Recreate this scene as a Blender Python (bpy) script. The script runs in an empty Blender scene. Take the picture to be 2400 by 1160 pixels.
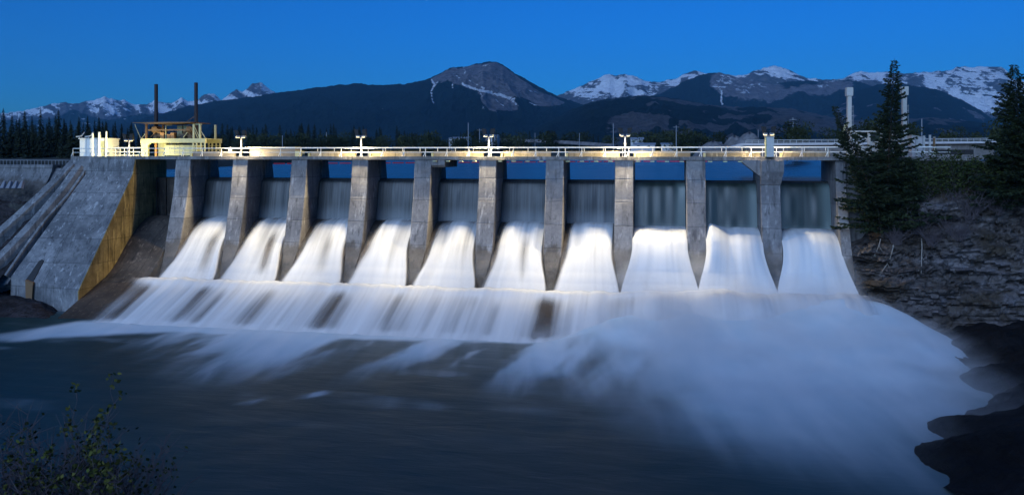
import bpy, math, random
import numpy as np
from mathutils import Vector, Matrix
R_ = math.radians
random.seed(7)
SC = bpy.context.scene
COL = SC.collection
# ------------------------------------------------------------------ camera frame
PHI = R_(10.74); F = 1800.0; U0 = 1200.0; VH = 360.0
CAM = Vector((0.0, -80.0, 16.7))
FW = Vector((-math.sin(PHI), math.cos(PHI), 0)); RT = Vector((math.cos(PHI), math.sin(PHI), 0)); UP = Vector((0, 0, 1))
def ray(u, v): return FW + RT * ((u - U0) / F) + UP * ((VH - v) / F)
def at_d(u, v, d): return CAM + ray(u, v) * d
def at_z(u, v, z): return at_d(u, v, F * (CAM.z - z) / (v - VH))
def at_y(u, v, y): r = ray(u, v); return CAM + r * ((y - CAM.y) / r.y)
def X(u, y): return at_y(u, VH, y).x
def dep(x, y): return (x - CAM.x) * FW.x + (y - CAM.y) * FW.y
def Z(v, x, y): return CAM.z + (VH - v) / F * dep(x, y)
def proj(P):
    d = (P[:, 0] - CAM.x) * FW.x + (P[:, 1] - CAM.y) * FW.y
    a = (P[:, 0] - CAM.x) * RT.x + (P[:, 1] - CAM.y) * RT.y
    return U0 + F * a / d, VH - F * (P[:, 2] - CAM.z) / d
# ------------------------------------------------------------------ numpy noise
def _h(ix, iy, iz, s):
    h = (ix.astype(np.int64) * 374761393 + iy.astype(np.int64) * 668265263 + iz.astype(np.int64) * 2147483647 + s * 1274126177) & 0xffffffff
    h = ((h ^ (h >> 13)) * 1274126177) & 0xffffffff
    h = ((h ^ (h >> 16)) * 2246822519) & 0xffffffff
    return ((h ^ (h >> 15)) & 0xffffff) / float(0xffffff)
def vnoise(x, y, z=None, s=0):
    x = np.asarray(x, float); y = np.asarray(y, float) + 0 * x; z = (np.zeros_like(x) if z is None else np.asarray(z, float) + 0 * x)
    x0 = np.floor(x); y0 = np.floor(y); z0 = np.floor(z)
    fx, fy, fz = x - x0, y - y0, z - z0
    fx = fx * fx * (3 - 2 * fx); fy = fy * fy * (3 - 2 * fy); fz = fz * fz * (3 - 2 * fz)
    r = 0
    for a in (0, 1):
        for b in (0, 1):
            for c in (0, 1):
                r = r + _h(x0 + a, y0 + b, z0 + c, s) * (fx if a else 1 - fx) * (fy if b else 1 - fy) * (fz if c else 1 - fz)
    return r
def fbm(x, y, z=None, o=4, s=0, g=.5):
    r = 0; a = 1; t = 0; k = 1.0
    for i in range(o):
        r = r + a * vnoise(np.asarray(x) * k, np.asarray(y) * k, None if z is None else np.asarray(z) * k, s + i * 17); t += a; a *= g; k *= 2.03
    return r / t
def ridged(x, y, o=4, s=0):
    r = 0; a = 1; t = 0; k = 1.0
    for i in range(o):
        n = 1 - np.abs(2 * vnoise(x * k, y * k, None, s + i * 31) - 1); r = r + a * n * n; t += a; a *= .5; k *= 2.1
    return r / t
def sst(a, b, x):
    t = np.clip((x - a) / (b - a), 0, 1); return t * t * (3 - 2 * t)
# ------------------------------------------------------------------ mesh builder
class MB:
    def __init__(s): s.v = []; s.f = []
    def add(s, vs, fs):
        n = len(s.v); s.v += [tuple(p) for p in vs]; s.f += [tuple(i + n for i in f) for f in fs]; return s
    def box(s, x0, x1, y0, y1, z0, z1):
        return s.add([(x0, y0, z0), (x1, y0, z0), (x1, y1, z0), (x0, y1, z0), (x0, y0, z1), (x1, y0, z1), (x1, y1, z1), (x0, y1, z1)],
                     [(0, 3, 2, 1), (4, 5, 6, 7), (0, 1, 5, 4), (1, 2, 6, 5), (2, 3, 7, 6), (3, 0, 4, 7)])
    def bar(s, a, b, r, n=6, r2=None, up=None):
        a = Vector(a); b = Vector(b); d = (b - a)
        if d.length < 1e-6: return s
        d.normalize(); q = d.orthogonal().normalized() if up is None else d.cross(Vector(up)).normalized(); w = d.cross(q); r2 = r if r2 is None else r2
        vs = []
        for P, rr in ((a, r), (b, r2)):
            for i in range(n):
                t = 2 * math.pi * (i + .5) / n; vs.append(P + q * math.cos(t) * rr + w * math.sin(t) * rr)
        fs = [(i, (i + 1) % n, n + (i + 1) % n, n + i) for i in range(n)] + [tuple(range(n - 1, -1, -1)), tuple(range(n, 2 * n))]
        return s.add(vs, fs)
    def rect_bar(s, a, b, w, h):            # square section beam
        return s.bar(a, b, max(w, h) * .707, 4, up=(0, 0, 1))
    def loft(s, rings, cap=True, closed=True):
        n = len(rings[0]); vs = [p for r in rings for p in r]; fs = []
        for j in range(len(rings) - 1):
            for i in range(n if closed else n - 1):
                k = (i + 1) % n; fs.append((j * n + i, j * n + k, (j + 1) * n + k, (j + 1) * n + i))
        if cap: fs += [tuple(range(n - 1, -1, -1)), tuple(range((len(rings) - 1) * n, len(rings) * n))]
        return s.add(vs, fs)
    def prism(s, poly, a0, a1, axis='x'):
        def p3(p, a): return (a, p[0], p[1]) if axis == 'x' else ((p[0], a, p[1]) if axis == 'y' else (p[0], p[1], a))
        return s.loft([[p3(p, a0) for p in poly], [p3(p, a1) for p in poly]])
    def build(s, name, mat, parent=None, smooth=False, fix=True):
        me = bpy.data.meshes.new(name); me.from_pydata(s.v, [], s.f); me.update()
        if fix:
            import bmesh
            bm = bmesh.new(); bm.from_mesh(me); bmesh.ops.recalc_face_normals(bm, faces=bm.faces); bm.to_mesh(me); bm.free()
        if mat: me.materials.append(mat)
        if smooth: me.polygons.foreach_set('use_smooth', [True] * len(me.polygons))
        o = bpy.data.objects.new(name, me); COL.objects.link(o)
        if parent: o.parent = parent; o.matrix_parent_inverse = Matrix.Translation(-parent.location) if parent.type == 'EMPTY' and not parent.get('_loc') else Matrix()
        return o
def grid_mesh(name, P, nu, nv, mat, attrs=None, parent=None, smooth=True, flip=False):
    """P: (nv*nu,3) row-major"""
    idx = np.arange(nu * nv).reshape(nv, nu)
    a, b, c, d = idx[:-1, :-1].ravel(), idx[:-1, 1:].ravel(), idx[1:, 1:].ravel(), idx[1:, :-1].ravel()
    fs = np.stack([a, b, c, d] if not flip else [a, d, c, b], 1)
    me = bpy.data.meshes.new(name); me.from_pydata(P.tolist(), [], fs.tolist()); me.update()
    for k, val in (attrs or {}).items():
        at = me.attributes.new(k, 'FLOAT', 'POINT'); at.data.foreach_set('value', np.ascontiguousarray(val, dtype=np.float32).ravel())
    me.materials.append(mat)
    if smooth: me.polygons.foreach_set('use_smooth', [True] * len(me.polygons))
    o = bpy.data.objects.new(name, me); COL.objects.link(o)
    if parent: o.parent = parent; o.matrix_parent_inverse = Matrix.Translation(-parent.location)
    return o
def tag(o, label=None, cat=None, group=None, kind=None):
    if label: o['label'] = label
    if cat: o['category'] = cat
    if group: o['group'] = group
    if kind: o['kind'] = kind
    return o
def thing(name, label, cat, loc=(0, 0, 0), group=None):
    o = bpy.data.objects.new(name, None); COL.objects.link(o); o.location = loc; o.empty_display_size = .3
    return tag(o, label, cat, group)
def copy_thing(root, loc, label=None, rz=None, sc=None):
    c = root.copy(); COL.objects.link(c); c.location = loc
    if label: c['label'] = label
    if rz is not None: c.rotation_euler = (0, 0, rz)
    if sc is not None: c.scale = sc
    for ch in list(root.children):
        d = ch.copy(); COL.objects.link(d); d.parent = c; d.matrix_parent_inverse = ch.matrix_parent_inverse.copy()
        for g in list(ch.children):
            e = g.copy(); COL.objects.link(e); e.parent = d; e.matrix_parent_inverse = g.matrix_parent_inverse.copy()
    return c
# ------------------------------------------------------------------ materials
class NT:
    def __init__(s, name):
        s.m = bpy.data.materials.new(name); s.m.use_nodes = True; s.t = s.m.node_tree; s.t.nodes.clear()
        s.out = s.t.nodes.new('ShaderNodeOutputMaterial')
    def n(s, ty, **kw):
        n = s.t.nodes.new(ty)
        for k, v in kw.items():
            if k in n.inputs.keys() if isinstance(k, str) else False: n.inputs[k].default_value = v
            else: setattr(n, k, v)
        return n
    def L(s, a, b): s.t.links.new(a, b)
    def val(s, x, sock):
        if hasattr(x, 'links') or hasattr(x, 'is_linked'): s.L(x, sock)
        else: sock.default_value = x
    def math(s, op, a, b=0.0, c=None, clamp=False):
        n = s.t.nodes.new('ShaderNodeMath'); n.operation = op; n.use_clamp = clamp
        s.val(a, n.inputs[0]); s.val(b, n.inputs[1])
        if c is not None: s.val(c, n.inputs[2])
        return n.outputs[0]
    def mix(s, f, a, b, mode='MIX'):
        n = s.t.nodes.new('ShaderNodeMix'); n.data_type = 'RGBA'; n.blend_type = mode
        s.val(f, n.inputs[0])
        for x, k in ((a, 6), (b, 7)):
            if isinstance(x, (tuple, list)): n.inputs[k].default_value = (*x[:3], 1)
            else: s.L(x, n.inputs[k])
        return n.outputs[2]
    def pos(s): return s.t.nodes.new('ShaderNodeNewGeometry').outputs['Position']
    def obj(s): return s.t.nodes.new('ShaderNodeTexCoord').outputs['Object']
    def attr(s, nm):
        n = s.t.nodes.new('ShaderNodeAttribute'); n.attribute_name = nm; return n.outputs['Fac']
    def sep(s, v):
        n = s.t.nodes.new('ShaderNodeSeparateXYZ'); s.L(v, n.inputs[0]); return n.outputs
    def comb(s, x, y, z=0.0):
        n = s.t.nodes.new('ShaderNodeCombineXYZ')
        for a, k in ((x, 0), (y, 1), (z, 2)): s.val(a, n.inputs[k])
        return n.outputs[0]
    def scale(s, v, xyz):
        n = s.t.nodes.new('ShaderNodeVectorMath'); n.operation = 'MULTIPLY'; s.L(v, n.inputs[0]); n.inputs[1].default_value = xyz; return n.outputs[0]
    def noise(s, v, sc=1, det=4, rough=.55, dist=0):
        n = s.t.nodes.new('ShaderNodeTexNoise'); s.L(v, n.inputs['Vector']); n.inputs['Scale'].default_value = sc; n.inputs['Detail'].default_value = det
        n.inputs['Roughness'].default_value = rough; n.inputs['Distortion'].default_value = dist; return n.outputs['Fac']
    def voro(s, v, sc=1, feat='F1'):
        n = s.t.nodes.new('ShaderNodeTexVoronoi'); n.feature = feat; s.L(v, n.inputs['Vector']); n.inputs['Scale'].default_value = sc; return n.outputs[0]
    def ss(s, x, a, b, lo=0.0, hi=1.0):
        n = s.t.nodes.new('ShaderNodeMapRange'); n.interpolation_type = 'SMOOTHSTEP'; s.val(x, n.inputs[0])
        s.val(a, n.inputs[1]); s.val(b, n.inputs[2]); n.inputs[3].default_value = lo; n.inputs[4].default_value = hi; return n.outputs[0]
    def bump(s, h, st=.3, d=.1):
        n = s.t.nodes.new('ShaderNodeBump'); s.L(h, n.inputs['Height']); n.inputs['Strength'].default_value = st; n.inputs['Distance'].default_value = d; return n.outputs[0]
    def bsdf(s, col, rough=.7, spec=.3, normal=None, metal=0.0, alpha=None, emit=None, es=0):
        n = s.t.nodes.new('ShaderNodeBsdfPrincipled')
        if isinstance(col, (tuple, list)): n.inputs['Base Color'].default_value = (*col[:3], 1)
        else: s.L(col, n.inputs['Base Color'])
        s.val(rough, n.inputs['Roughness']); s.val(spec, n.inputs['Specular IOR Level']); n.inputs['Metallic'].default_value = metal
        if normal is not None: s.L(normal, n.inputs['Normal'])
        if alpha is not None: s.val(alpha, n.inputs['Alpha'])
        if emit: n.inputs['Emission Color'].default_value = (*emit, 1); n.inputs['Emission Strength'].default_value = es
        return n.outputs[0]
    def done(s, sh): s.L(sh, s.out.inputs['Surface']); return s.m

def concrete(name, light, dark, wet=None, joint=2.35, streak=.75, joint_x=None, brown=(.055, .042, .03), rust=0.0, flow=False):
    t = NT(name); p = t.pos(); x, y, z = t.sep(p)
    big = t.noise(p, .35, 6, .6); fine = t.noise(p, 3.2, 6, .65)
    c = t.mix(t.ss(big, .32, .68), dark, light)
    c = t.mix(t.ss(fine, .3, .75, 0, .45), c, tuple(a * .55 for a in dark))
    st = t.noise(t.scale(p, (3.0, .22, .22) if flow else (2.6, 2.6, .22)), 1, 5, .6)
    c = t.mix(t.ss(st, .52, .7, 0, streak), c, tuple(a * .42 for a in dark))
    pale = t.noise(t.scale(p, (1.7, 1.7, .4)), 1.3, 4, .6)
    c = t.mix(t.ss(pale, .56, .70, 0, .8), c, tuple(min(.8, a * 1.35) for a in light))
    # pour lifts: thin dark joints and lifts of slightly different grey
    wob = t.math('ADD', z, t.math('MULTIPLY', t.noise(p, .8, 3), .12))
    fr = t.math('FRACT', t.math('DIVIDE', wob, joint))
    jl = t.math('ADD', t.ss(fr, 0.0, .03, 1, 0), t.ss(fr, .975, 1.0, 0, 1))
    cell = t.math('FLOOR', t.math('DIVIDE', wob, joint))
    wn = t.t.nodes.new('ShaderNodeTexWhiteNoise'); wn.noise_dimensions = '2D'
    t.L(t.comb(cell, t.math('FLOOR', t.math('DIVIDE', x, 3.6))), wn.inputs['Vector'])
    c = t.mix(1.0, c, t.mix(t.math('MULTIPLY', wn.outputs[0], .42), (1.08, 1.08, 1.08), (.35, .35, .36)), 'MULTIPLY')
    c = t.mix(t.math('MULTIPLY', jl, t.ss(big, .3, .62, .2, .62)), c, tuple(a * .25 for a in dark))
    if joint_x:
        fx = t.math('FRACT', t.math('DIVIDE', t.math('ADD', x, t.math('MULTIPLY', t.noise(p, 1.2, 2), .08)), joint_x))
        c = t.mix(t.math('MULTIPLY', t.ss(fx, 0.0, .022, 1, 0), .6), c, tuple(a * .25 for a in dark))
    rough = .85
    if wet:
        wz = t.math('ADD', z, t.math('MULTIPLY', t.math('SUBTRACT', t.noise(t.scale(p, (1.5, 1.5, .5)), .9, 5, .6), .5), 3.2))
        k1 = t.ss(wz, wet[0] - .5, wet[0] + .3, 1, 0); k2 = t.ss(wz, wet[1] - .5, wet[1] + .3, 1, 0)
        c = t.mix(t.math('MULTIPLY', k1, .72), c, brown)
        mot = t.mix(t.ss(t.noise(p, 2.4, 7, .7), .45, .62), (.012, .012, .013), (.05, .046, .042))
        c = t.mix(t.math('MULTIPLY', k2, .9), c, mot)
        rough = t.math('SUBTRACT', .85, t.math('MULTIPLY', k2, .3))
    if rust:
        rn = t.noise(t.scale(p, (1.2, 1.2, .5)), .7, 6, .65)
        c = t.mix(t.ss(rn, .42, .66, 0, rust), c, (.20, .13, .045))
    return t.done(t.bsdf(c, rough, .25, t.bump(t.math('ADD', fine, t.math('MULTIPLY', jl, -.8)), .35, .06)))
def paint(name, col, rough=.5, wear=.3, dirt=(.06, .05, .04), spec=.4, sc=2.5):
    t = NT(name); p = t.pos()
    n = t.noise(p, sc, 6, .65); s = t.noise(t.scale(p, (4, 4, .6)), 1, 4)
    c = t.mix(t.ss(n, .5, .75, 0, wear), col, dirt); c = t.mix(t.ss(s, .55, .75, 0, wear * .7), c, tuple(a * .45 for a in col))
    return t.done(t.bsdf(c, rough, spec, t.bump(n, .15, .02)))
def rock(name, a, b, dark=.02, sc=1.0, cracks=.7, moss=None):
    t = NT(name); p = t.pos(); q = t.scale(p, (1, 1, 2.2))
    n1 = t.noise(q, .22 * sc, 7, .62, .4); n2 = t.noise(q, 1.6 * sc, 8, .7)
    c = t.mix(t.ss(n1, .36, .64), a, b); c = t.mix(t.ss(n2, .42, .7, 0, .8), c, (dark, dark * .95, dark * .95))
    wv = t.t.nodes.new('ShaderNodeTexNoise'); t.L(p, wv.inputs['Vector']); wv.inputs['Scale'].default_value = .55; wv.inputs['Detail'].default_value = 4
    ad = t.t.nodes.new('ShaderNodeVectorMath'); ad.operation = 'MULTIPLY_ADD'; t.L(wv.outputs['Color'], ad.inputs[0]); ad.inputs[1].default_value = (3.2, 3.2, 2.2); t.L(p, ad.inputs[2])
    v = t.voro(t.scale(ad.outputs[0], (.42 * sc, .42 * sc, .75 * sc)), 1, 'DISTANCE_TO_EDGE')
    c = t.mix(t.ss(v, 0.0, .07, cracks, 0), c, (dark * .5,) * 3)
    if moss: c = t.mix(t.ss(t.noise(p, .16, 6, .6), .46, .6, 0, .85), c, moss)
    return t.done(t.bsdf(c, .9, .15, t.bump(t.math('ADD', n2, t.math('MULTIPLY', v, .8)), .9, .25)))
def leaf(name, a, b, sc=.9, rough=.75, tr=.0):
    t = NT(name); p = t.pos(); n = t.noise(p, sc, 3)
    c = t.mix(t.ss(n, .35, .65), a, b)
    rnd = t.t.nodes.new('ShaderNodeNewGeometry').outputs['Random Per Island']
    c = t.mix(1.0, c, t.mix(rnd, (.55, .55, .55), (1.3, 1.3, 1.25)), 'MULTIPLY')
    return t.done(t.bsdf(c, rough, .15))
M = {}
M['pier'] = concrete('pier_concrete', (.26, .25, .245), (.165, .16, .165), wet=(7.0, 5.2))
M['wall'] = concrete('slope_concrete', (.275, .275, .28), (.115, .12, .13), joint=2.45, joint_x=4.3)
M['weir'] = concrete('weir_concrete', (.21, .21, .215), (.13, .13, .135), wet=(13.6, 12.2), joint=3)
M['gold'] = concrete('gold_lamplight_concrete', (.40, .31, .14), (.17, .13, .06), joint=2.4, rust=.3, streak=.95)  # gold of the floodlights is put into this wall's base colour
M['deck'] = concrete('deck_concrete', (.22, .21, .205), (.14, .135, .13), joint=9)
M['ogee'] = concrete('wet_brown_concrete', (.105, .085, .07), (.035, .030, .027), joint=30, streak=.95, flow=True)
M['apron'] = concrete('apron_concrete', (.095, .068, .048), (.05, .038, .03), joint=30, streak=.6, flow=True)
M['curb'] = concrete('curb_concrete', (.36, .31, .22), (.2, .17, .12), joint=9, streak=.7)
M['flume'] = paint('pale_flume_concrete', (.44, .44, .45), .8, .35)
M['white'] = paint('white_paint', (.72, .71, .66), .5, .18)
M['cream'] = paint('cream_green_paint', (.40, .40, .23), .55, .3)
M['grey'] = paint('grey_metal', (.25, .26, .28), .5, .3)
M['steel'] = paint('pale_steel', (.42, .42, .40), .5, .3)
M['rust'] = paint('rusty_iron', (.17, .10, .05), .85, .5, (.05, .03, .02))
M['darkiron'] = paint('dark_iron', (.03, .022, .022), .8, .4, (.06, .03, .02))
M['black'] = paint('black_metal', (.012, .012, .013), .6, .2)
M['orange'] = paint('orange_paint', (.30, .15, .05), .6, .3)
M['red'] = paint('red_float', (.62, .035, .04), .5, .1)
M['wood'] = paint('weathered_wood', (.16, .15, .14), .9, .4)
M['trunk'] = paint('bark', (.055, .045, .038), .95, .4)
M['twig'] = paint('twigs', (.09, .074, .08), .95, .3)
M['root'] = paint('bleached_root', (.30, .27, .24), .9, .3)
M['cliff'] = rock('cliff_rock', (.18, .165, .17), (.078, .064, .055), .018, .8, .6, (.055, .042, .028))
M['shelf'] = rock('wet_dark_rock', (.009, .009, .011), (.005, .005, .006), .003, .8, .6)
M['ledge'] = rock('left_rock', (.05, .042, .045), (.022, .02, .022), .012, 1.2, .6)
M['bank'] = rock('bank_earth', (.03, .028, .02), (.02, .02, .014), .01, 1.5, .2)
M['spruce'] = leaf('spruce_needles', (.012, .021, .012), (.026, .036, .015))
M['farspruce'] = leaf('dark_forest_needles', (.010, .016, .010), (.020, .026, .013), .15)
M['fargreen'] = leaf('far_broadleaf', (.026, .034, .013), (.044, .050, .018), .1)
M['shrub'] = leaf('shrub_leaves', (.045, .065, .012), (.095, .095, .024), 2)
M['bushy'] = leaf('bank_shrub_leaves', (.022, .034, .010), (.042, .054, .014), .6)
t = NT('lamp_glass'); M['lamp'] = t.done(t.bsdf((.9, .8, .5), .3, .3, emit=(1.0, .74, .30), es=1.6))
t = NT('cab_glass'); M['glass'] = t.done(t.bsdf((.03, .035, .04), .1, .6))
# ------------------------------------------------------------------ world, sun, camera
W = bpy.data.worlds.new('World'); SC.world = W; W.use_nodes = True; wt = W.node_tree; wt.nodes.clear()
SUN_EL, SUN_AZ = R_(4.0), R_(10.74)       # sun low behind the camera
def wn(ty): return wt.nodes.new(ty)
sky = wn('ShaderNodeTexSky'); sky.sky_type = 'NISHITA'; sky.sun_disc = False; sky.sun_elevation = SUN_EL
sky.sun_rotation = math.pi + SUN_AZ; sky.air_density = 1.0; sky.dust_density = .6; sky.ozone_density = 6.0; sky.altitude = 1300
tint = wn('ShaderNodeMix'); tint.data_type = 'RGBA'; tint.blend_type = 'MULTIPLY'; tint.inputs[0].default_value = 1.0
tint.inputs[7].default_value = (.33, .76, 1.0, 1)
bg = wn('ShaderNodeBackground'); bg.inputs[1].default_value = .125; wo = wn('ShaderNodeOutputWorld')
wt.links.new(sky.outputs[0], tint.inputs[6]); wt.links.new(tint.outputs[2], bg.inputs[0]); wt.links.new(bg.outputs[0], wo.inputs[0])
sl = bpy.data.lights.new('twilight_sun', 'SUN'); sl.energy = 1.38; sl.angle = R_(40); sl.color = (.46, .66, 1.0)
so = bpy.data.objects.new('twilight_sun', sl); COL.objects.link(so)
sd = Vector((.30, .86, -.42))              # light travels from behind the camera, over the left shoulder
so.rotation_euler = sd.to_track_quat('-Z', 'Y').to_euler(); so.location = (-40, -120, 80)
cam = bpy.data.cameras.new('camera'); co = bpy.data.objects.new('camera', cam); COL.objects.link(co)
cam.sensor_width = 36; cam.lens = F / 2400 * 36; cam.shift_y = -(580 - VH) / 2400.0; cam.clip_end = 60000; cam.clip_start = .1
co.location = CAM; co.rotation_euler = (math.pi / 2, 0, PHI); SC.camera = co
SC.view_settings.view_transform = 'Standard'; SC.view_settings.look = 'None'; SC.view_settings.exposure = .95; SC.view_settings.gamma = 1
SC.render.engine = 'CYCLES'; SC.cycles.use_denoising = True; SC.cycles.max_bounces = 5; SC.cycles.transparent_max_bounces = 12
SC.cycles.volume_bounces = 1; SC.cycles.sample_clamp_indirect = 4; SC.cycles.caustics_reflective = False; SC.cycles.caustics_refractive = False
# ================================================================== DAM
XK = [-53.8 + 7.2 * k for k in range(10)]
XL, XR = -59.9, 17.2                       # spillway side walls
CREST, DECKZ, DECKB = 13.9, 16.36, 16.02
dam = thing('dam', 'long grey concrete spillway dam with ten piers, white water pouring between them', 'dam', (-20, 0, 0))
# --- piers
def pier_mesh():
    m = MB(); rings = []
    lv = [(.4, -4.7, 7.4, .10, .80, 1.4), (2.0, -4.7, 7.3, .12, .82, 1.4), (2.9, -4.1, 7.2, .25, .86, 1.3), (4.2, -3.15, 7.0, .50, .90, 1.0), (5.6, -2.35, 6.9, .74, .94, .6), (6.6, -1.95, 6.8, .88, .95, .12),
          (9.0, -1.3, 6.6, .89, .95, .07), (12.0, -.55, 6.2, .89, .95, .07), (13.9, -.25, 5.95, .89, .95, .07), (DECKB, 0, 5.5, .89, .95, .07)]
    for z, yf, yb, hf, hb, ch in lv:
        rings.append([(-hb, yb, z), (-hb, 3.9, z), (-hb + .22, 3.9, z), (-hb + .22, 3.45, z), (-hb, 3.45, z), (-hb, yf + ch, z), (-hf, yf, z),
                      (hf, yf, z), (hb, yf + ch, z), (hb, 3.45, z), (hb - .22, 3.45, z), (hb - .22, 3.9, z), (hb, 3.9, z), (hb, yb, z)])
    return m.loft(rings)
pp = pier_mesh().build('pier', M['pier'], dam)
pm = pp.data
for k in range(10):
    o = pp if k == 0 else pp.copy()
    if k: COL.objects.link(o); o.matrix_parent_inverse = pp.matrix_parent_inverse.copy()
    o.location = (XK[k], 0, 0)
# corbels on the fifth and the tallest-lit pier
MB().prism([(-.05, 15.45), (-.05, DECKB), (5.2, DECKB), (5.2, 15.2), (.4, 15.2)], XK[4] + .93, XK[4] + 2.45, 'x').build('corbel', M['pier'], dam)
x9 = XK[9]
MB().loft([[(x9 - .96, -.42, 13.6), (x9 + .96, -.42, 13.6), (x9 + .96, .3, 13.6), (x9 - .96, .3, 13.6)],
           [(x9 - .97, -1.15, 14.9), (x9 + 1.15, -1.15, 14.9), (x9 + 1.15, .3, 14.9), (x9 - .97, .3, 14.9)],
           [(x9 - .97, -1.25, DECKB), (x9 + 1.15, -1.25, DECKB), (x9 + 1.15, .3, DECKB), (x9 - .97, .3, DECKB)]]).build('corbel', M['pier'], dam)
MB().prism([(x9 - .96, 14.4), (x9 - .96, DECKB), (x9 - 2.7, DECKB), (x9 - 2.7, DECKB - .2)], -.5, 1.2, 'y').build('corbel', M['pier'], dam)
# --- ogee crests and gates per bay
def bays():
    e = [XL] + [x for k in XK for x in (k - .95, k + .95)] + [XR]
    return [(e[2 * i], e[2 * i + 1]) for i in range(11)]
BAYS = bays()
OG = [(4.6, 8.9), (3.4, 9.25), (2.6, 9.3), (1.6, 8.98), (.7, 8.45), (-.3, 7.7), (-1.2, 6.9), (-2.2, 5.8), (-3.3, 4.55), (-4.3, 3.65), (-5.2, 3.05), (-6.0, 2.75)]
for i, (a, b) in enumerate(BAYS):
    m = MB(); m.prism(OG + [(-6.0, .0), (4.6, 0)], a - .05, b + .05, 'x'); m.build('spillway_crest', M['ogee'], dam)
    g = MB(); g.box(a + .02, b - .02, 3.55, 3.8, 9.2, CREST - .12)
    for q in range(5): xx = a + .3 + q * (b - a - .6) / 4; g.box(xx - .07, xx + .07, 3.38, 3.56, 9.2, CREST - .2)
    g.build('gate', M['darkiron'] if i else M['ogee'], dam)
MB().prism([(-6.0, 2.72), (-12.9, -.45), (-12.9, -2), (-6.0, -2)], XL, XR + 2, 'x').build('apron', M['apron'], dam)
# --- deck
d = MB()
edges = [X(168, 0), XL + .05] + XK + [XR + 1.0, 30]
for a, b in zip(edges[:-1], edges[1:]): d.box(a + .012, b - .012, -.16, 5.6, DECKB, DECKZ)
d.build('deck', M['deck'], dam)
for k in range(4, 9):
    a, b = BAYS[k + 1]
    for q in range(4):
        xx = a + .45 + q * (b - a - .9) / 3; MB().box(xx - .2, xx + .2, -.34, .1, DECKB - .2, DECKB - .09).build('deck_bracket', M['cream'], dam)
# --- left abutment block: wall and long sloping face
ab = MB()
xa, xb = -66.0, XL
SL = lambda t: 14.3 - (t - .65) * (14.3 - 2.2) / 8.45
face = [(xa, -.65, 14.3), (xb, -.65, 14.3), (xb, -9.1, 2.2), (-68.9, -9.1, 2.6)]
ab.add([(xa, -.65, 14.3), (xb, -.65, 14.3), (xb, -9.1, 2.2), (-68.9, -8.3, 3.346), (-69.0, -8.3, -1.5), (xb, -9.1, -1.5), (xa, 5.6, 14.3), (xb, 5.6, 14.3), (-68.9, 5.6, -1.5), (xb, 5.6, -1.5)],
       [(0, 1, 2, 3), (3, 2, 5, 4), (0, 3, 4, 8, 6), (0, 6, 7, 1), (6, 8, 9, 7), (4, 5, 9, 8)])
ab.build('sloping_face', M['wall'], dam)
g = MB(); g.prism([(-.62, 14.3), (-.12, DECKB), (5.6, DECKB), (5.6, -1), (-9.16, -1), (-9.16, 2.2)], xb - .02, xb + .06, 'x').build('side_wall', M['gold'], dam)
MB().prism([(-.2, DECKB), (-.62, 14.25), (5.6, 14.25), (5.6, DECKB)], X(168, 0), xb - .03, 'x').build('parapet_wall', M['wall'], dam)
# notch in the sloping face (dark arched slot and rusty front jamb)
def on_slope(u, v):                        # slope plane through the points above
    r = ray(u, v); n = Vector((0, (14.3 - 2.2), -8.45)).normalized(); n = Vector((0, -.8196, -.573)) if False else Vector((0, 12.1, -8.45)).normalized()
    p0 = Vector((xb, -.65, 14.3)); return CAM + r * ((p0 - CAM).dot(n) / r.dot(n))
sp = [on_slope(u, v) for u, v in [(62, 656), (77, 662), (88, 642), (100, 618), (103, 612), (99, 609), (92, 613), (80, 630), (68, 648)]]
off = Vector((0, -.05, .07))
MB().loft([[p + off for p in sp], [p - off * 6 for p in sp]]).build('slot', M['black'], dam)
f0 = [at_y(u, v, -8.85) for u, v in [(59, 656), (77, 662), (74, 706), (60, 698)]]
MB().loft([f0, [p + Vector((0, .6, 0)) for p in f0]]).build('slot_jamb', M['rust'], dam)
# fins / chute side walls left of the slope
def fin(pts, w, name='side_fin', mat='wall'):
    """pts: list of (x, y, z) along the top edge, top to bottom"""
    m = MB(); rings = []
    for x, y, z in pts:
        rings.append([(x - w / 2, y, z), (x + w / 2, y, z), (x + w / 2 + .1, y + .2, z - 5.0), (x - w / 2 - .1, y + .2, z - 5.0)])
    m.loft(rings); return m.build(name, M[mat], dam)
def fin_px(pts, w, h, seed=0):
    P = [on_slope(u, v) + Vector((0, -.82, .573)) * h for u, v in pts]; m = MB(); N_ = Vector((0, -.82, .573)); rings = []
    for i, p in enumerate(P):
        d_ = (P[min(i + 1, len(P) - 1)] - P[max(i - 1, 0)]).normalized(); sd_ = d_.cross(N_).normalized() * w / 2
        if sd_.x < 0: sd_ = -sd_
        rings.append([p - sd_, p + sd_, p + sd_ * 2.6 - N_ * (h + .8), p - sd_ * 2.0 - N_ * (h + .8)])
    m.loft(rings); return m.build('side_fin', M['wall'], dam)
fin_px([(190, 393), (152, 446), (108, 498), (55, 556), (0, 612), (-70, 678)], .9, .55)
fin_px([(176, 390), (140, 428), (98, 468), (50, 512), (0, 556), (-80, 624)], .9, .75)
fin_px([(203, 397), (160, 458), (107, 516), (58, 582), (14, 646)], .3, .14)
pl = [on_slope(u, v) - Vector((0, -.82, .573)) * .5 for u, v in [(172, 390), (112, 388), (84, 440), (20, 512), (-110, 610), (-60, 690), (10, 660), (104, 520), (196, 400)]]
MB().loft([pl, [p + Vector((0, .8, -.6)) for p in pl]]).build('chute_floor', M['wall'], dam)
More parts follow.
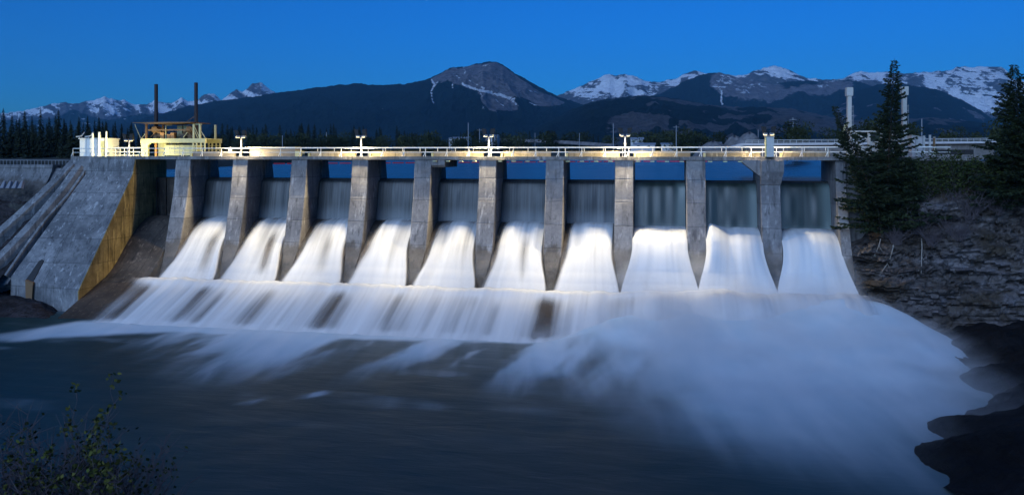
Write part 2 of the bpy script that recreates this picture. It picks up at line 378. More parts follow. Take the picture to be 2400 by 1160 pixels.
# --- low side dam at far left with its own sloped face
ls = MB()
lx = [-112, -100, -90, -82, -76, X(125, 0)]
prof = lambda s: [(1.2, 15.35), (-.1, 15.35), (-.25, 14.6), (-1.2 - s, 13.3), (-3.4 - s, 10.8), (-3.4 - s, 6), (1.2, 6)]
ls.loft([[(x, y, z) for y, z in prof(.25 * math.sin(x))] for x in lx]).build('side_weir', M['weir'], dam)
t = NT('seeping_water'); M['seep'] = t.done(t.bsdf((.24, .25, .27), .5, .3))
wr = MB()
for q in range(4):
    u0 = 10 + q * 14; a = at_y(u0, 424, -2.4); c_ = at_y(u0 - 7, 441, -3.9)
    wr.loft([[a + Vector((-.10, 0, 0)), a + Vector((.10, 0, 0)), a + Vector((.10, .3, -.1)), a + Vector((-.10, .3, -.1))], [c_ + Vector((-.28, 0, 0)), c_ + Vector((.22, 0, 0)), c_ + Vector((.22, .4, -.1)), c_ + Vector((-.28, .4, -.1))]])
wr.build('seepage', M['seep'], dam)
# --- right abutment
MB().prism([(.2, DECKB), (-.1, 13), (-2.0, 8.2), (-4.6, 2.4), (-6.0, -1), (7, -1), (7, DECKB)], XR, XR + .9, 'x').build('abutment', M['pier'], dam)
MB().box(XR + .9, X(2085, .6), .6, 7, 1, DECKB).build('abutment', M['pier'], dam)
MB().box(X(2085, .6) + .01, 40, .62, 1.2, 14, DECKB).build('abutment', M['pier'], dam)
SPRAY = .30
# ================================================================== WATER
def water_mat(name, white=(.60, .61, .62), fine=14, amt=.55, dark=None):
    """silky fast water: veil of white whose cover follows the streaks of the flow (attributes foam, s, l)"""
    t = NT(name); s, l, fo = t.attr('s'), t.attr('l'), t.attr('foam')
    v = t.comb(t.math('MULTIPLY', s, fine), t.math('MULTIPLY', l, .10), 0.0)
    n1 = t.noise(v, 1, 3, .5); v2 = t.comb(t.math('MULTIPLY', s, fine * .3), t.math('MULTIPLY', l, .05), 5.0); n2 = t.noise(v2, 1, 2, .5)
    n = t.math('ADD', t.math('MULTIPLY', n1, .45), t.math('MULTIPLY', n2, .55))
    cov = t.math('ADD', fo, t.math('MULTIPLY', t.math('SUBTRACT', n, .55), amt))
    a = t.ss(cov, .08, .95)
    a = t.math('MULTIPLY', a, t.ss(fo, 0.0, .12))
    c = t.mix(t.ss(n, .35, .65), tuple(x * .86 for x in white), white)
    d = t.t.nodes.new('ShaderNodeBsdfDiffuse'); t.L(c, d.inputs[0]); tr = t.t.nodes.new('ShaderNodeBsdfTransparent')
    mx = t.t.nodes.new('ShaderNodeMixShader'); t.L(a, mx.inputs[0]); t.L(tr.outputs[0], mx.inputs[1]); t.L(d.outputs[0], mx.inputs[2])
    return t.done(mx.outputs[0])
M['white_water'] = water_mat('white_water')
t = NT('thin_falling_water'); s, l = t.attr('s'), t.attr('l')
n = t.noise(t.comb(t.math('MULTIPLY', s, 26), t.math('MULTIPLY', l, .5), 0.0), 1, 5, .65)
n2 = t.noise(t.comb(t.math('MULTIPLY', s, 7), t.math('MULTIPLY', l, .15), 3.0), 1, 3, .5)
c = t.mix(t.ss(n, .35, .72), (.010, .013, .016), (.055, .066, .074)); c = t.mix(t.ss(n2, .5, .75, 0, .5), c, (.035, .04, .045))
c = t.mix(t.ss(l, .62, 1.0, 0, .35), c, (.30, .33, .36))
M['veil'] = t.done(t.bsdf(c, .45, .4))
t = NT('green_falling_water'); s, l, fo = t.attr('s'), t.attr('l'), t.attr('foam')
n = t.noise(t.comb(t.math('MULTIPLY', s, 9), t.math('MULTIPLY', l, .3), 0.0), 1, 4, .6)
c = t.mix(t.ss(n, .3, .75), (.010, .017, .016), (.028, .042, .040)); c = t.mix(t.math('MULTIPLY', fo, .75), c, (.11, .155, .155))
M['greenveil'] = t.done(t.bsdf(c, .35, .4))

def interp(pts, l):
    P = np.array(pts, float); d = np.r_[0, np.cumsum(np.hypot(np.diff(P[:, 0]), np.diff(P[:, 1])))]; d /= d[-1]
    return np.interp(l, d, P[:, 0]), np.interp(l, d, P[:, 1])
rng = np.random.RandomState(3)
for b in range(1, 11):
    a0, b0 = BAYS[b]; w = b0 - a0; big = b >= 8; cx = (a0 + b0) / 2
    words = ['leftmost waterfall, beside the dry brown bay', 'second waterfall from the left, between the first two wet piers', 'third waterfall from the left', 'fourth waterfall from the left',
             'fifth waterfall from the left, left of the pier with the corbel', 'waterfall just right of the pier under the middle floodlight', 'waterfall just left of the three heavy right-hand ones', 'broad waterfall with greenish veil, leftmost of the three heavy ones',
             'heavy waterfall with bright warm crest, left of the pier with the box tower', 'rightmost heavy waterfall beside the spruce covered cliff']
    words[4] = 'fifth waterfall from the left, just right of the pier with the corbel' if False else 'fifth waterfall from the left'
    wf = thing('waterfall', words[b - 1], 'waterfall', (cx, 0, 3), 'silky waterfalls between the dam piers')
    # curtain falling from the gate lip
    nu, nv = 36, 22; s = np.linspace(0, 1, nu)[None, :].repeat(nv, 0); l = np.linspace(0, 1, nv)[:, None].repeat(nu, 1)
    zb = 9.15 if not big else 7.9
    y = 3.5 - (1.25 if not big else 2.0) * np.sqrt(l) * .9 - .12 * vnoise(s * 8 + b * 9, l * 2); z = CREST - .05 - (CREST - zb) * l ** 1.15
    y = np.where(l < .08, 3.9 - (3.9 - y) * (l / .08), y)
    fo = np.clip(sst(.32, .06, s) * .8 + sst(.72, .95, s) * .9 + sst(.74, .9, l) * 1.0 + .15 * vnoise(s * 5 + b, l), 0, 1) * sst(0, .12, l) if big else np.zeros_like(s)
    grid_mesh('falling_veil', np.stack([a0 + .03 + s * (w - .06), y, z], -1).reshape(-1, 3), nu, nv, M['greenveil' if big else 'veil'], dict(s=s + b * 7.3, l=l, foam=fo), wf)
    # white chute on the ogee
    nu, nv = 56, 70; s = np.linspace(0, 1, nu)[None, :].repeat(nv, 0); l = np.linspace(0, 1, nv)[:, None].repeat(nu, 1)
    yy, zz = interp(OG[2:], l)
    ny, nz = np.gradient(zz[:, 0]), -np.gradient(yy[:, 0]); nn = np.hypot(ny, nz); ny, nz = -np.abs(ny / nn), np.abs(nz / nn)
    edge = np.minimum(s, (1 - s) * (1 if big else 3.2))
    lob = vnoise(s * 4.5 + b * 5.1, l * .25 + b) * .6 + vnoise(s * 11 + b * 3.7, l * .4) * .4
    th = (.28 + .50 * lob) * (sst(-.3, .05, edge) if big else sst(0, .16, edge)) ** .6 * sst(.0 if big else -.05, .38 if big else .22, l) * (1 - .35 * l)
    if big:
        th = th + 1.15 * sst(.05, .45, l) * (1 - .35 * l) * (.7 + .3 * sst(0, .25, edge)) * (.75 + .5 * vnoise(s * 2.2 + b * 3, l * .5))
        if b == 9: th = th + 1.2 * sst(.45, .0, s) * sst(.0, .25, l) * sst(.9, .3, l) * sst(-.02, .1, edge)
    th = th * (sst(1.15, .5, l) if big else .15 + .85 * sst(1.04, .75, l)) * (1 if big else .8)
    spread = (1.0 if big else .95) * sst(.45, .97, l)                      # the water closes in below the tapering pier noses
    xx = cx + (s - .5) * (w + 2 * spread + (.12 if big else -.05))
    P = np.stack([xx, yy + ny[:, None] * th, zz + nz[:, None] * th + .03], -1)
    fo = sst(-.16 if big else -.02, .12 if big else .24, edge + .06 * vnoise(l * 6, s * 0 + b)) * (.46 + .55 * lob) + .34 * sst(.3, .9, l) + (.26 if big else .04)
    left = sst(.42, .0, s) * (1 if b < 6 else .35)       # shade on the left is put into a thinner foam cover
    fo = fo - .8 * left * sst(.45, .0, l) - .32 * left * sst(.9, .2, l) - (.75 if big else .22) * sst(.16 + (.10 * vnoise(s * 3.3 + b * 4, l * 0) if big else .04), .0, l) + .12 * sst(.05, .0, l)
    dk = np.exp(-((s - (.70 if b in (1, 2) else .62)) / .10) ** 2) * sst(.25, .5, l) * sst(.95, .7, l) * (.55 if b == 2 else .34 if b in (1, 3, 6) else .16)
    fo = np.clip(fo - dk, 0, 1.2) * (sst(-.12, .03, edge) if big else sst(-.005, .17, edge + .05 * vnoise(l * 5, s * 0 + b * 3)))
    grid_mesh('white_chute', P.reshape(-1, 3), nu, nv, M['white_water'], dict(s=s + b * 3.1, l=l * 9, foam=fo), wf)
# --- white sheet sliding down the apron
nu, nv = 420, 46
xs = np.linspace(XL + .1, XR + 3.5, nu)[None, :].repeat(nv, 0); l = np.linspace(0, 1, nv)[:, None].repeat(nu, 1)
yy = -5.2 - l * 8.1; zz = np.where(l < .1, 3.05 - .3 * (l / .1), 2.75 - (l - .1) / .9 * 3.0)
rightk = sst(-9, 4, xs)
gap = np.zeros_like(xs); 
for k, x in enumerate(XK):
    gap += np.exp(-((xs - x - .25 * np.sin(k * 2.1) * l - .3) / (.95 + .7 * l)) ** 2) * (.68 + .2 * math.sin(k * 2.3 + .6)) * .72 * (.45 + 1.0 * vnoise(xs * .9, l * 1.6, s=31))
    gap += np.exp(-((xs - x - 3.0 - .9 * np.sin(k * 3.7)) / .6) ** 2) * (.35 if k % 2 else .15) * sst(.1, .5, l)
strk = vnoise(xs * .9, l * .6, s=4) * .6 + vnoise(xs * 2.6, l * .8, s=9) * .4
th = .12 + .30 * strk * (1 - gap * .5) + rightk * (1.5 * np.sin(np.pi * np.clip(l, 0, 1)) ** .8 * (.6 + .6 * vnoise(xs * .35, l * 1.5, s=2)) + .2)
bump0 = (.05 + .22 * vnoise(xs * .55, xs * 0, s=77)) * np.exp(-((l - .1) / .07) ** 2)
left = sst(XL + 4.6, XL + 8.6, xs + 1.0 - 4.2 * sst(.05, .9, l) * 0 + .8 * vnoise(l * 3, xs * 0, s=5) + (-.0) + 4.4 * (l - .35) * -0.0)
fo = np.clip(.92 - .95 * gap * sst(.0, .35, l) * sst(1.2, .75, l) * (1 - rightk) + .35 * (strk - .45) + .4 * sst(.85, 1, l) + .35 * np.exp(-((l - .08) / .08) ** 2), 0, 1.2)
fo = fo * left * sst(-.02, .05, l) * sst(XR + 3.4, XR - 1.5, xs)
grid_mesh('apron_water', np.stack([xs, yy, zz + th + bump0], -1).reshape(-1, 3), nu, nv, M['white_water'], dict(s=xs * .17, l=l * 5, foam=fo)); 
tag(bpy.data.objects['apron_water'], kind='structure')
# --- river below the dam
FOAM_IN = [(0, 800), (200, 758), (420, 764), (640, 772), (900, 782), (1150, 790), (1400, 800)]
def px_line_x(pts): return [tuple(at_z(u, v, 0.0)[:2]) for u, v in pts]
x = np.arange(-118, 62, .45); 
d = np.concatenate([np.arange(22, 50, .5), np.arange(50, 86, .33)])
nu, nv = len(x), len(d)
XX = x[None, :].repeat(nv, 0); YY = (d - 80)[:, None].repeat(nu, 1)
U, V = proj(np.stack([XX.ravel(), YY.ravel(), np.zeros(XX.size)], -1)); U = U.reshape(XX.shape); V = V.reshape(XX.shape)
wob = lambda f, s: (fbm(XX * f, YY * f, o=3, s=s) - .5) * 2
def polydist(px, Uq, Vq):
    """signed distance in world metres to a polygon on the water, positive inside"""
    pts = np.array([tuple(at_z(u, v, 0.0)[:2]) for u, v in px]); ins = np.zeros(Uq.shape, bool); dm = np.full(Uq.shape, 1e9)
    n = len(pts)
    for i in range(n):
        x1, y1 = pts[i]; x2, y2 = pts[(i + 1) % n]
        c = ((y1 > Vq) != (y2 > Vq)) & (Uq < (x2 - x1) * (Vq - y1) / (y2 - y1 + 1e-12) + x1); ins ^= c
        dx, dy = x2 - x1, y2 - y1; tt = np.clip(((Uq - x1) * dx + (Vq - y1) * dy) / (dx * dx + dy * dy + 1e-12), 0, 1)
        dm = np.minimum(dm, np.hypot(Uq - x1 - tt * dx, Vq - y1 - tt * dy))
    return np.where(ins, dm, -dm)
wx = XX + 1.6 * wob(.16, 3) + .5 * wob(.5, 8); wy = YY + 2.2 * wob(.13, 5)
pR = polydist([(1180, 770), (1330, 812), (1440, 850), (1462, 905), (1500, 960), (1580, 1030), (1700, 1100), (1900, 1150), (2050, 1230), (2300, 1230), (2330, 935), (2200, 740), (1700, 700)], wx, wy)
pL = polydist([(-200, 782), (0, 784), (190, 753), (420, 756), (900, 770), (1420, 790), (1430, 808), (1150, 800), (900, 796), (640, 788), (400, 778), (250, 782), (60, 797), (-200, 800)], XX + .5 * wob(.3, 2), YY + .5 * wob(.3, 4))
far = sst(1180, 820, V)
pR = pR + 5.0 * (fbm(XX * .14 + 3, YY * .14, o=3, s=51) - .5)
fo = np.clip(sst(-5.5, 7, pR) * (.30 + .62 * far), 0, 1) 
fo = np.maximum(fo, sst(-1.6, 1.1, pL) * sst(-100, 300, U) * .8 + sst(-1.6, 1.1, pL) * .35)
# trailing wisps swept away from the toe, diagonal streaks
wx = XX + .6 * wob(.16, 3); flow = wy * .98 + wx * .15; cross = wx * .985 - wy * .17
st = fbm(cross * .30, flow * .05, o=4, s=15); toe = sst(175, 0, V - 768 - 42 * sst(420, 1400, U) - 60 * (fbm(cross * .11, flow * .02, o=2, s=5) - .5)) * sst(120, 560, U)
fo = np.maximum(fo, np.clip((.22 + .78 * sst(.34, .60, st)) * toe ** 1.25 * 1.0, 0, 1))
pw = polydist([(560, 945), (600, 935), (770, 915), (780, 925), (660, 942), (600, 948)], XX, YY); fo = np.maximum(fo, .42 * sst(-.6, .3, pw) * sst(.3, .6, fbm(cross * .9, flow * .2, o=2, s=1)))
fo = np.maximum(fo, .22 * sst(.52, .75, fbm(XX * .12, YY * .42, o=4, s=21)) * sst(1150, 850, V))
mound = sst(-12, 2, XX) * (2.5 + .9 * sst(8, 17, XX)) * sst(28, 17.5, XX) * np.clip((YY + 23) / 15, 0, 1) ** 1.4 * sst(-5.2, -7.2, YY) * (.95 + .1 * wob(.2, 33))
fo = np.maximum(fo, sst(.05, .9, mound))
zz = .05 * wob(.35, 7) + .05 * fo * (1 + wob(.5, 11)) + sst(0, 7, pR) * far * (.5 + .2 * wob(.15, 14)) * sst(22, 30, d)[:, None] + mound
t = NT('river'); p = t.pos(); fo_ = t.attr('foam'); sf = t.attr('soft')
rot = t.t.nodes.new('ShaderNodeMapping'); rot.inputs['Rotation'].default_value = (0, 0, -.16); t.L(p, rot.inputs[0]); q = rot.outputs[0]
n1 = t.noise(t.scale(q, (.5, .075, 1)), 1, 3, .45, .5); n2 = t.noise(t.scale(p, (.22, .8, 1)), 1, 5, .6, .3)
cov = t.math('ADD', fo_, t.math('MULTIPLY', t.math('SUBTRACT', n1, .5), t.math('MULTIPLY', t.math('MULTIPLY', t.math('SUBTRACT', 1.0, t.math('MULTIPLY', sf, .72)), t.math('SUBTRACT', .75, t.math('MULTIPLY', t.ss(fo_, .3, .9), .55))), t.ss(fo_, .02, .35))))
a = t.ss(cov, -.02, 1.05)
base = t.mix(t.ss(t.noise(t.scale(p, (.05, .08, 1)), 1, 3), .35, .7), (.007, .036, .040), (.014, .035, .034))
w = t.bsdf(base, t.math('ADD', .34, t.math('MULTIPLY', n2, .2)), .14, t.bump(n2, .22, .25))
f = t.bsdf(t.mix(t.ss(n1, .3, .7), (.46, .58, .66), (.56, .64, .70)), .9, .1)
mx = t.t.nodes.new('ShaderNodeMixShader'); t.L(a, mx.inputs[0]); t.L(w, mx.inputs[1]); t.L(f, mx.inputs[2]); M['river'] = t.done(mx.outputs[0])
tag(grid_mesh('river', np.stack([XX, YY, zz], -1).reshape(-1, 3), nu, nv, M['river'], dict(foam=fo, soft=sst(-6, 3, pR))), kind='structure')
# --- reservoir
t = NT('reservoir'); p = t.pos(); n = t.noise(t.scale(p, (.02, .12, 1)), 1, 4, .6)
M['lake'] = t.done(t.bsdf((.016, .026, .034), t.math('ADD', .18, t.math('MULTIPLY', n, .15)), .5, t.bump(n, .05, .3)))
tag(MB().add([(-74, 3.8, 13.86), (60, 3.8, 13.86), (420, 420, 13.86), (-330, 420, 13.86)], [(0, 1, 2, 3)]).build('reservoir', M['lake']), kind='structure')
# red floating boom on the reservoir
bm_ = thing('floating_boom', 'broken red line of floats across the blue reservoir behind the dam', 'boom', tuple(at_z(900, 382.5, 13.9)))
us = np.linspace(330, 1660, 44)
for i, (a, b) in enumerate(zip(us[:-1], us[1:])):
    vv = lambda u: 387.2 - 8.2 * min(1, (u - 330) / 1150) ** .8
    p, q = at_z(a + 3, vv(a), 13.95), at_z(b - 3, vv(b), 13.95)
    MB().bar(p, q, .22, 8).build('float', M['red'], bm_)

# drifting spray over the heavy right-hand bays: one soft body of air-borne water
t = NT('spray'); p = t.pos(); x, y, z = t.sep(p)
xw = t.math('ADD', x, t.math('MULTIPLY', t.math('SUBTRACT', t.noise(p, .12, 2), .5), 7.0))
yw = t.math('ADD', y, t.math('MULTIPLY', t.math('SUBTRACT', t.noise(t.scale(p, (1, 1, .3)), .15, 2), .5), 6.0))
mk = t.math('MULTIPLY', t.math('ADD', t.math('MULTIPLY', t.ss(xw, -57.0, -46.0), t.math('MULTIPLY', .22, t.ss(yw, -18, -12))), t.math('MULTIPLY', .78, t.ss(xw, -13.0, 3.0))), t.math('MULTIPLY', t.ss(xw, 30.0, 16.0), t.math('MULTIPLY', t.ss(yw, -40.0, -11.0), t.ss(y, -3.2, -6.0))))
top = t.math('MULTIPLY', mk, 3.6)
fall = t.ss(t.math('DIVIDE', t.math('SUBTRACT', z, .1), t.math('ADD', top, .6)), .25, 1.25, 1, 0)
zs = t.math('ADD', 2.9, t.math('MULTIPLY', .80, t.math('ADD', y, 6.0)))
side = t.math('ADD', t.math('MULTIPLY', t.ss(x, -57, -52), .16), t.math('MULTIPLY', t.ss(x, -5.5, -2.0), .84))
veil = t.math('MULTIPLY', t.math('MULTIPLY', side, t.ss(t.math('SUBTRACT', z, zs), .3, 2.4, 1, 0)), t.math('MULTIPLY', t.math('MULTIPLY', t.ss(y, .6, -3.0), t.ss(y, -8.0, -5.5)), t.ss(x, 19.0, 16.8)))
mkf = t.math('ADD', t.math('MULTIPLY', mk, fall), t.math('MULTIPLY', veil, 1.1))
den = t.math('MULTIPLY', mkf, t.math('MULTIPLY', t.ss(t.noise(t.scale(p, (.24, .2, .4)), 1, 3), .32, .7, .25, 1.6), SPRAY))
v = t.t.nodes.new('ShaderNodeVolumePrincipled'); v.inputs['Color'].default_value = (.97, .98, 1, 1); t.L(den, v.inputs['Density']); t.L(v.outputs[0], t.out.inputs['Volume'])
sp_ = MB().box(-60, 33, -42, 1, -.6, 10).build('spray', t.m); tag(sp_, 'white spray hanging over the foot of the heavy right-hand waterfalls', 'spray', kind='stuff')
# ================================================================== DECK FURNITURE
# --- railings
def railing(name, label, x0, x1, y, posts, lean, r, rails, mat, loc, top):
    g = thing(name, label, 'railing', loc)
    for nm, h, rr in rails: MB().bar((x0, y, DECKZ + h), (x1, y, DECKZ + h), rr, 6).build(nm, mat, g)
    for xx in posts:
        m = MB(); m.bar((xx, y, DECKZ), (xx, y, DECKZ + top), r, 6)
        if lean: m.bar((xx - lean, y - .04, DECKZ + .02), (xx - .02, y, DECKZ + .52), r * .9, 6)
        m.build('post', mat, g)
    return g
XA, XB = X(172, 0), X(2330, 0)
railing('railing', 'white two-bar railing along the downstream edge of the deck', XA, 27.5, -.06, [XA + i * 2.42 for i in range(40)], .22, .038, [('top_rail', 0.93, .045), ('mid_rail', .46, .03)], M['white'], (XA, 0, DECKZ), .93)
railing('railing', 'bright white railing along the upstream edge of the deck, behind the curbs', X(694, 4.6), 27.5, 4.9, [X(694, 4.6) + .5 + i * 2.1 for i in range(30)], 0, .04, [('top_rail', 1.0, .07), ('mid_rail', .50, .035)], M['white'], (X(694, 4.6), 4.9, DECKZ), 1.0)
railing('railing', 'short white railing of square panels beside the white kiosk', X(255, 4), X(328, 4), 4.2, [X(258, 4) + i * .62 for i in range(6)], 0, .05, [('top_rail', 1.05, .06), ('mid_rail', .55, .045), ('bottom_rail', .12, .045)], M['white'], (X(255, 4), 4.2, DECKZ), 1.05)
# --- concrete curbs, one per bay
def curb(u0, u1, words, h=.5, mat='curb'):
    y = 1.6; x0, x1 = X(u0, y), X(u1, y); c = thing('concrete_curb', words, 'curb', (x0, y, DECKZ), 'low concrete curbs along the deck')
    MB().box(x0, x1, y, y + .5, DECKZ, DECKZ + h).build('block', M[mat], c); MB().box(x0 - .05, x1 + .05, y - .06, y + .56, DECKZ + h + .002, DECKZ + h + .09).build('coping', M[mat], c)
    MB().box(x0 - .28, x0 - .06, y - .1, y + .6, DECKZ, DECKZ + h * .75).build('end_block', M['cream'], c)
curb(452, 548, 'low grey deck curb right of the old hoist', .5, 'wood')
for (a, b), wd in zip([(728, 832), (872, 985), (1017, 1132), (1180, 1290), (1332, 1452), (1492, 1618), (1655, 1782), (1835, 1945)],
                      ['deck curb just left of the floodlight right of the grey box', 'deck curb just right of the second floodlight after the grey box', 'deck curb left of the middle floodlight', 'stained deck curb right of the middle floodlight',
                       'deck curb left of the floodlight nearest the gravel heap', 'deck curb right of the floodlight nearest the gravel heap', 'brightest deck curb, left of the box tower', 'deck curb between the box tower and the tall spruce']):
    curb(a, b, wd)
# --- grey gate box
x0, x1 = X(585, 1.2), X(692, 1.2)
bx = thing('equipment_box', 'long weathered grey box with a white lid edge standing on the deck', 'box', (x0, 1.2, DECKZ))
MB().box(x0, x1, 1.2, 2.6, DECKZ, DECKZ + .95).build('body', M['wood'], bx); MB().box(x0 - .15, x1 + .05, 1.05, 2.75, DECKZ + .954, DECKZ + 1.06).build('lid', M['white'], bx)
MB().box(x1 + .02, x1 + .5, 1.1, 2.5, DECKZ, DECKZ + .62).build('end_block', M['cream'], bx)
sg = thing('deck_plate', 'small blank white plate on the railing left of the first floodlight after the hoist', 'plate', (X(539, 2), 2, DECKZ)); MB().box(X(535, 2), X(543, 2), 2, 2.08, DECKZ + .5, DECKZ + .95).build('panel', M['white'], sg); MB().box(X(538, 2), X(540, 2), 2.02, 2.06, DECKZ, DECKZ + .5).build('stem', M['white'], sg)
# --- floodlights
def flood(x, y, top, label, energy, tower=False, base=DECKZ):
    f = thing('floodlight', label, 'floodlight', (x, y, base), 'floodlights along the deck')
    if not tower: MB().bar((x, y, base), (x, y, top), .085, 10, .075).build('pole', M['white'], f); MB().box(x - .16, x + .16, y - .16, y + .16, base, base + .05).build('base_plate', M['white'], f)
    MB().rect_bar((x - .4, y, top), (x + .4, y, top), .05, .05).build('crossarm', M['grey'], f)
    for s in (-1, 1):
        cx = x + s * .32
        h = MB().loft([[(cx - .22, y - .26, top + .06), (cx + .22, y - .26, top + .06), (cx + .22, y + .18, top + .06), (cx - .22, y + .18, top + .06)],
                   [(cx - .2, y - .16, top + .24), (cx + .2, y - .16, top + .24), (cx + .2, y + .14, top + .26), (cx - .2, y + .14, top + .26)]]).build('lamp_head', M['grey'], f)
        MB().box(cx - .15, cx + .15, y - .265, y - .02, top + .012, top + .055).build('lens', M['lamp'], h)
        v = MB().loft([[(cx - .1 * s, y - .24, top + .25), (cx + .24 * s, y - .24, top + .25), (cx + .24 * s, y + .2, top + .25), (cx - .1 * s, y + .2, top + .25)],
                       [(cx - .1 * s + .02 * s, y - .30, top + .85), (cx + .42 * s, y - .30, top + .92), (cx + .42 * s, y - .22, top + .92), (cx - .1 * s + .02 * s, y - .22, top + .85)]]).build('visor', M['black'], h)
        for e_, ang, aim in ((energy, 74, (s * .42, .13, -1)), (energy * .30, 150, (s * .95, .50, -1))):   # beam on the water, spill on the deck
            L = bpy.data.lights.new('lamp', 'SPOT'); L.energy = e_; L.color = (1.0, .83, .54) if ang < 100 else (1.0, .76, .34); L.spot_size = R_(ang); L.spot_blend = 1.0; L.shadow_soft_size = .35
            lo = bpy.data.objects.new('lamp', L); COL.objects.link(lo); lo.parent = f; lo.matrix_parent_inverse = Matrix.Translation(-f.location)
            lo.location = (cx, y - .18, top - .04); lo.rotation_euler = Vector(aim).to_track_quat('-Z', 'Y').to_euler()
    return f
EN = 7000
for k, wd in ((1, 'twin floodlight on a white pole just left of the grey box'), (3, 'twin floodlight on a white pole, second after the old hoist'), (5, 'twin floodlight on a white pole, middle of the deck'), (7, 'twin floodlight on a white pole nearest the gravel heap')):
    flood(XK[k] + .1, .02, 18.45, wd, EN)
flood(X(303, 1.5), 1.5, 18.15, 'twin floodlight on a short pole between white kiosk and old hoist', 1500)
# box tower with lamp pair
tx0, tx1 = X(1796, -.4), X(1813, -.4)
tw = thing('box_tower', 'tall narrow pale blue-grey box tower standing on the corbelled pier', 'tower', (x9, -.6, DECKZ))
MB().box(tx0, tx1, -.75, .05, DECKZ, 18.3).build('housing', M['steel'], tw); MB().box(tx0 - .1, tx0 - .01, -.72, .0, DECKZ, 18.34).build('side_channel', M['cream'], tw); MB().box(tx0 - .12, tx1 + .06, -.8, .1, 18.342, 18.4).build('cap', M['steel'], tw)
flood(X(1803, -.5), .06, 18.5, 'twin floodlight on top of the pale box tower', EN, True, 18.4)
# --- white kiosk at left with its tall white posts
kx0, kx1, ky = X(187, 3), X(247, 3), 3.0
zk = Z(326, kx0, ky)
ks = thing('kiosk', 'brightly lit white flat-roofed kiosk at the left end of the deck', 'kiosk', (kx0, ky, DECKZ))
MB().box(kx0, kx1, ky, ky + 2.4, DECKZ, zk).build('wall', M['white'], ks); MB().box(kx0 - .12, kx1 + .12, ky - .12, ky + 2.5, zk + .002, zk + .1).build('roof', M['white'], ks)
for q in range(1, 4): xx = kx0 + q * (kx1 - kx0) / 4; MB().box(xx - .02, xx + .02, ky - .02, ky - .002, DECKZ + .05, zk - .03).build('panel_joint', M['grey'], ks)
MB().box(kx1 - .75, kx1 - .1, ky - .03, ky - .002, DECKZ + .03, zk - .25).build('door', M['cream'], ks)
for u, vt, r, wd in ((217.5, 312, .13, 'short white post in front of the kiosk'), (233, 310, .16, 'glaring middle white post in front of the kiosk'), (249.5, 308.5, .11, 'white post with a thick foot right of the kiosk')):
    y = 2.3; xx = X(u, y); p = thing('vent_post', wd, 'post', (xx, y, DECKZ), 'white posts at the kiosk')
    MB().bar((xx, y, DECKZ), (xx, y, Z(vt, xx, y)), r, 10, r * .85).build('pipe', M['white'], p); MB().bar((xx, y, DECKZ), (xx, y, DECKZ + .5), r * 1.5, 10, r * 1.1).build('foot', M['white'], p)
for u, wd in ((186, 'small floodlight lying at the left corner of the kiosk roof'), (207, 'small raised floodlight on the middle of the kiosk roof')):
    y = ky + .2; xx = X(u, y); f = thing('roof_lamp', wd, 'floodlight', (xx, y, zk + .1), 'small floodlights on the kiosk roof')
    MB().bar((xx, y, zk + .1), (xx, y, zk + .28), .04, 6).build('stem', M['steel'], f)
    h = MB().loft([[(xx - .4, y - .12, zk + .2), (xx - .4, y + .15, zk + .2), (xx - .4, y + .15, zk + .34), (xx - .4, y - .12, zk + .34)], [(xx + .35, y - .1, zk + .3), (xx + .35, y + .1, zk + .3), (xx + .35, y + .1, zk + .42), (xx + .35, y - .1, zk + .42)]]).build('lamp_head', M['steel'], f)
    MB().rect_bar((xx + .3, y, zk + .35), (xx + .75, y, zk + .85), .1, .1).build('visor', M['grey'], f)
def rail_lamp(u, label, aim, en):
    lx_ = X(u, -.05); lp = thing('rail_lamp', label, 'floodlight', (lx_, -.05, DECKZ), 'small floodlights on the deck rail')
    MB().bar((lx_, -.05, DECKZ), (lx_, -.05, DECKZ + .3), .04, 6).build('stem', M['steel'], lp)
    hb = MB().box(lx_ - .16, lx_ + .16, -.16, .04, DECKZ + .29, DECKZ + .42).build('lamp_head', M['cream'], lp); MB().box(lx_ - .14, lx_ + .14, .042, .07, DECKZ + .30, DECKZ + .41).build('lens', M['lamp'], hb)
    L = bpy.data.lights.new('lamp', 'SPOT'); L.energy = en; L.color = (1.0, .86, .40); L.spot_size = R_(150); L.spot_blend = .7; L.shadow_soft_size = .15
    lo = bpy.data.objects.new('lamp', L); COL.objects.link(lo); lo.parent = lp; lo.matrix_parent_inverse = Matrix.Translation(-lp.location); lo.location = (lx_, .2, DECKZ + .38); lo.rotation_euler = Vector(aim).to_track_quat('-Z', 'Y').to_euler()
rail_lamp(252, 'small floodlight on the deck rail in front of the glaring white kiosk', (-.5, 1, .25), 950)
rail_lamp(327, 'small floodlight on the deck rail at the left leg of the old hoist', (.75, 1, .35), 520)
# --- old hoist at left
hy0, hy1 = 2.0, 5.2
hx = lambda u: X(u, hy0); hz = lambda v, u=400: Z(v, hx(u), hy0)
ho = thing('old_hoist', 'old pale yellow gate hoist frame with two tall dark posts', 'hoist', (hx(405), hy0, DECKZ))
for yy in (hy0, hy1): MB().box(hx(329), hx(481), yy, yy + .35, hz(335), hz(325)).build('main_beam', M['cream'], ho)
MB().box(hx(329), hx(481), hy0 + .36, hy1 - .01, hz(327), hz(325.5)).build('platform', M['cream'], ho)
for yy in (hy0 + .02, hy1 + .02):
    m = MB(); m.prism([(hx(331), DECKZ), (hx(346), DECKZ), (hx(346), hz(340)), (hx(352), hz(335.2)), (hx(330), hz(335.2))], yy, yy + .3, 'y'); m.build('leg', M['cream'], ho)
    m = MB()
    for uu in (452, 460, 470, 479): m.box(hx(uu) - .07, hx(uu) + .07, yy, yy + .14, DECKZ, hz(335.2))
    for vv in (341, 350): m.box(hx(452), hx(479), yy + .02, yy + .12, hz(vv + 1), hz(vv))
    m.build('lattice_leg', M['cream'], ho)
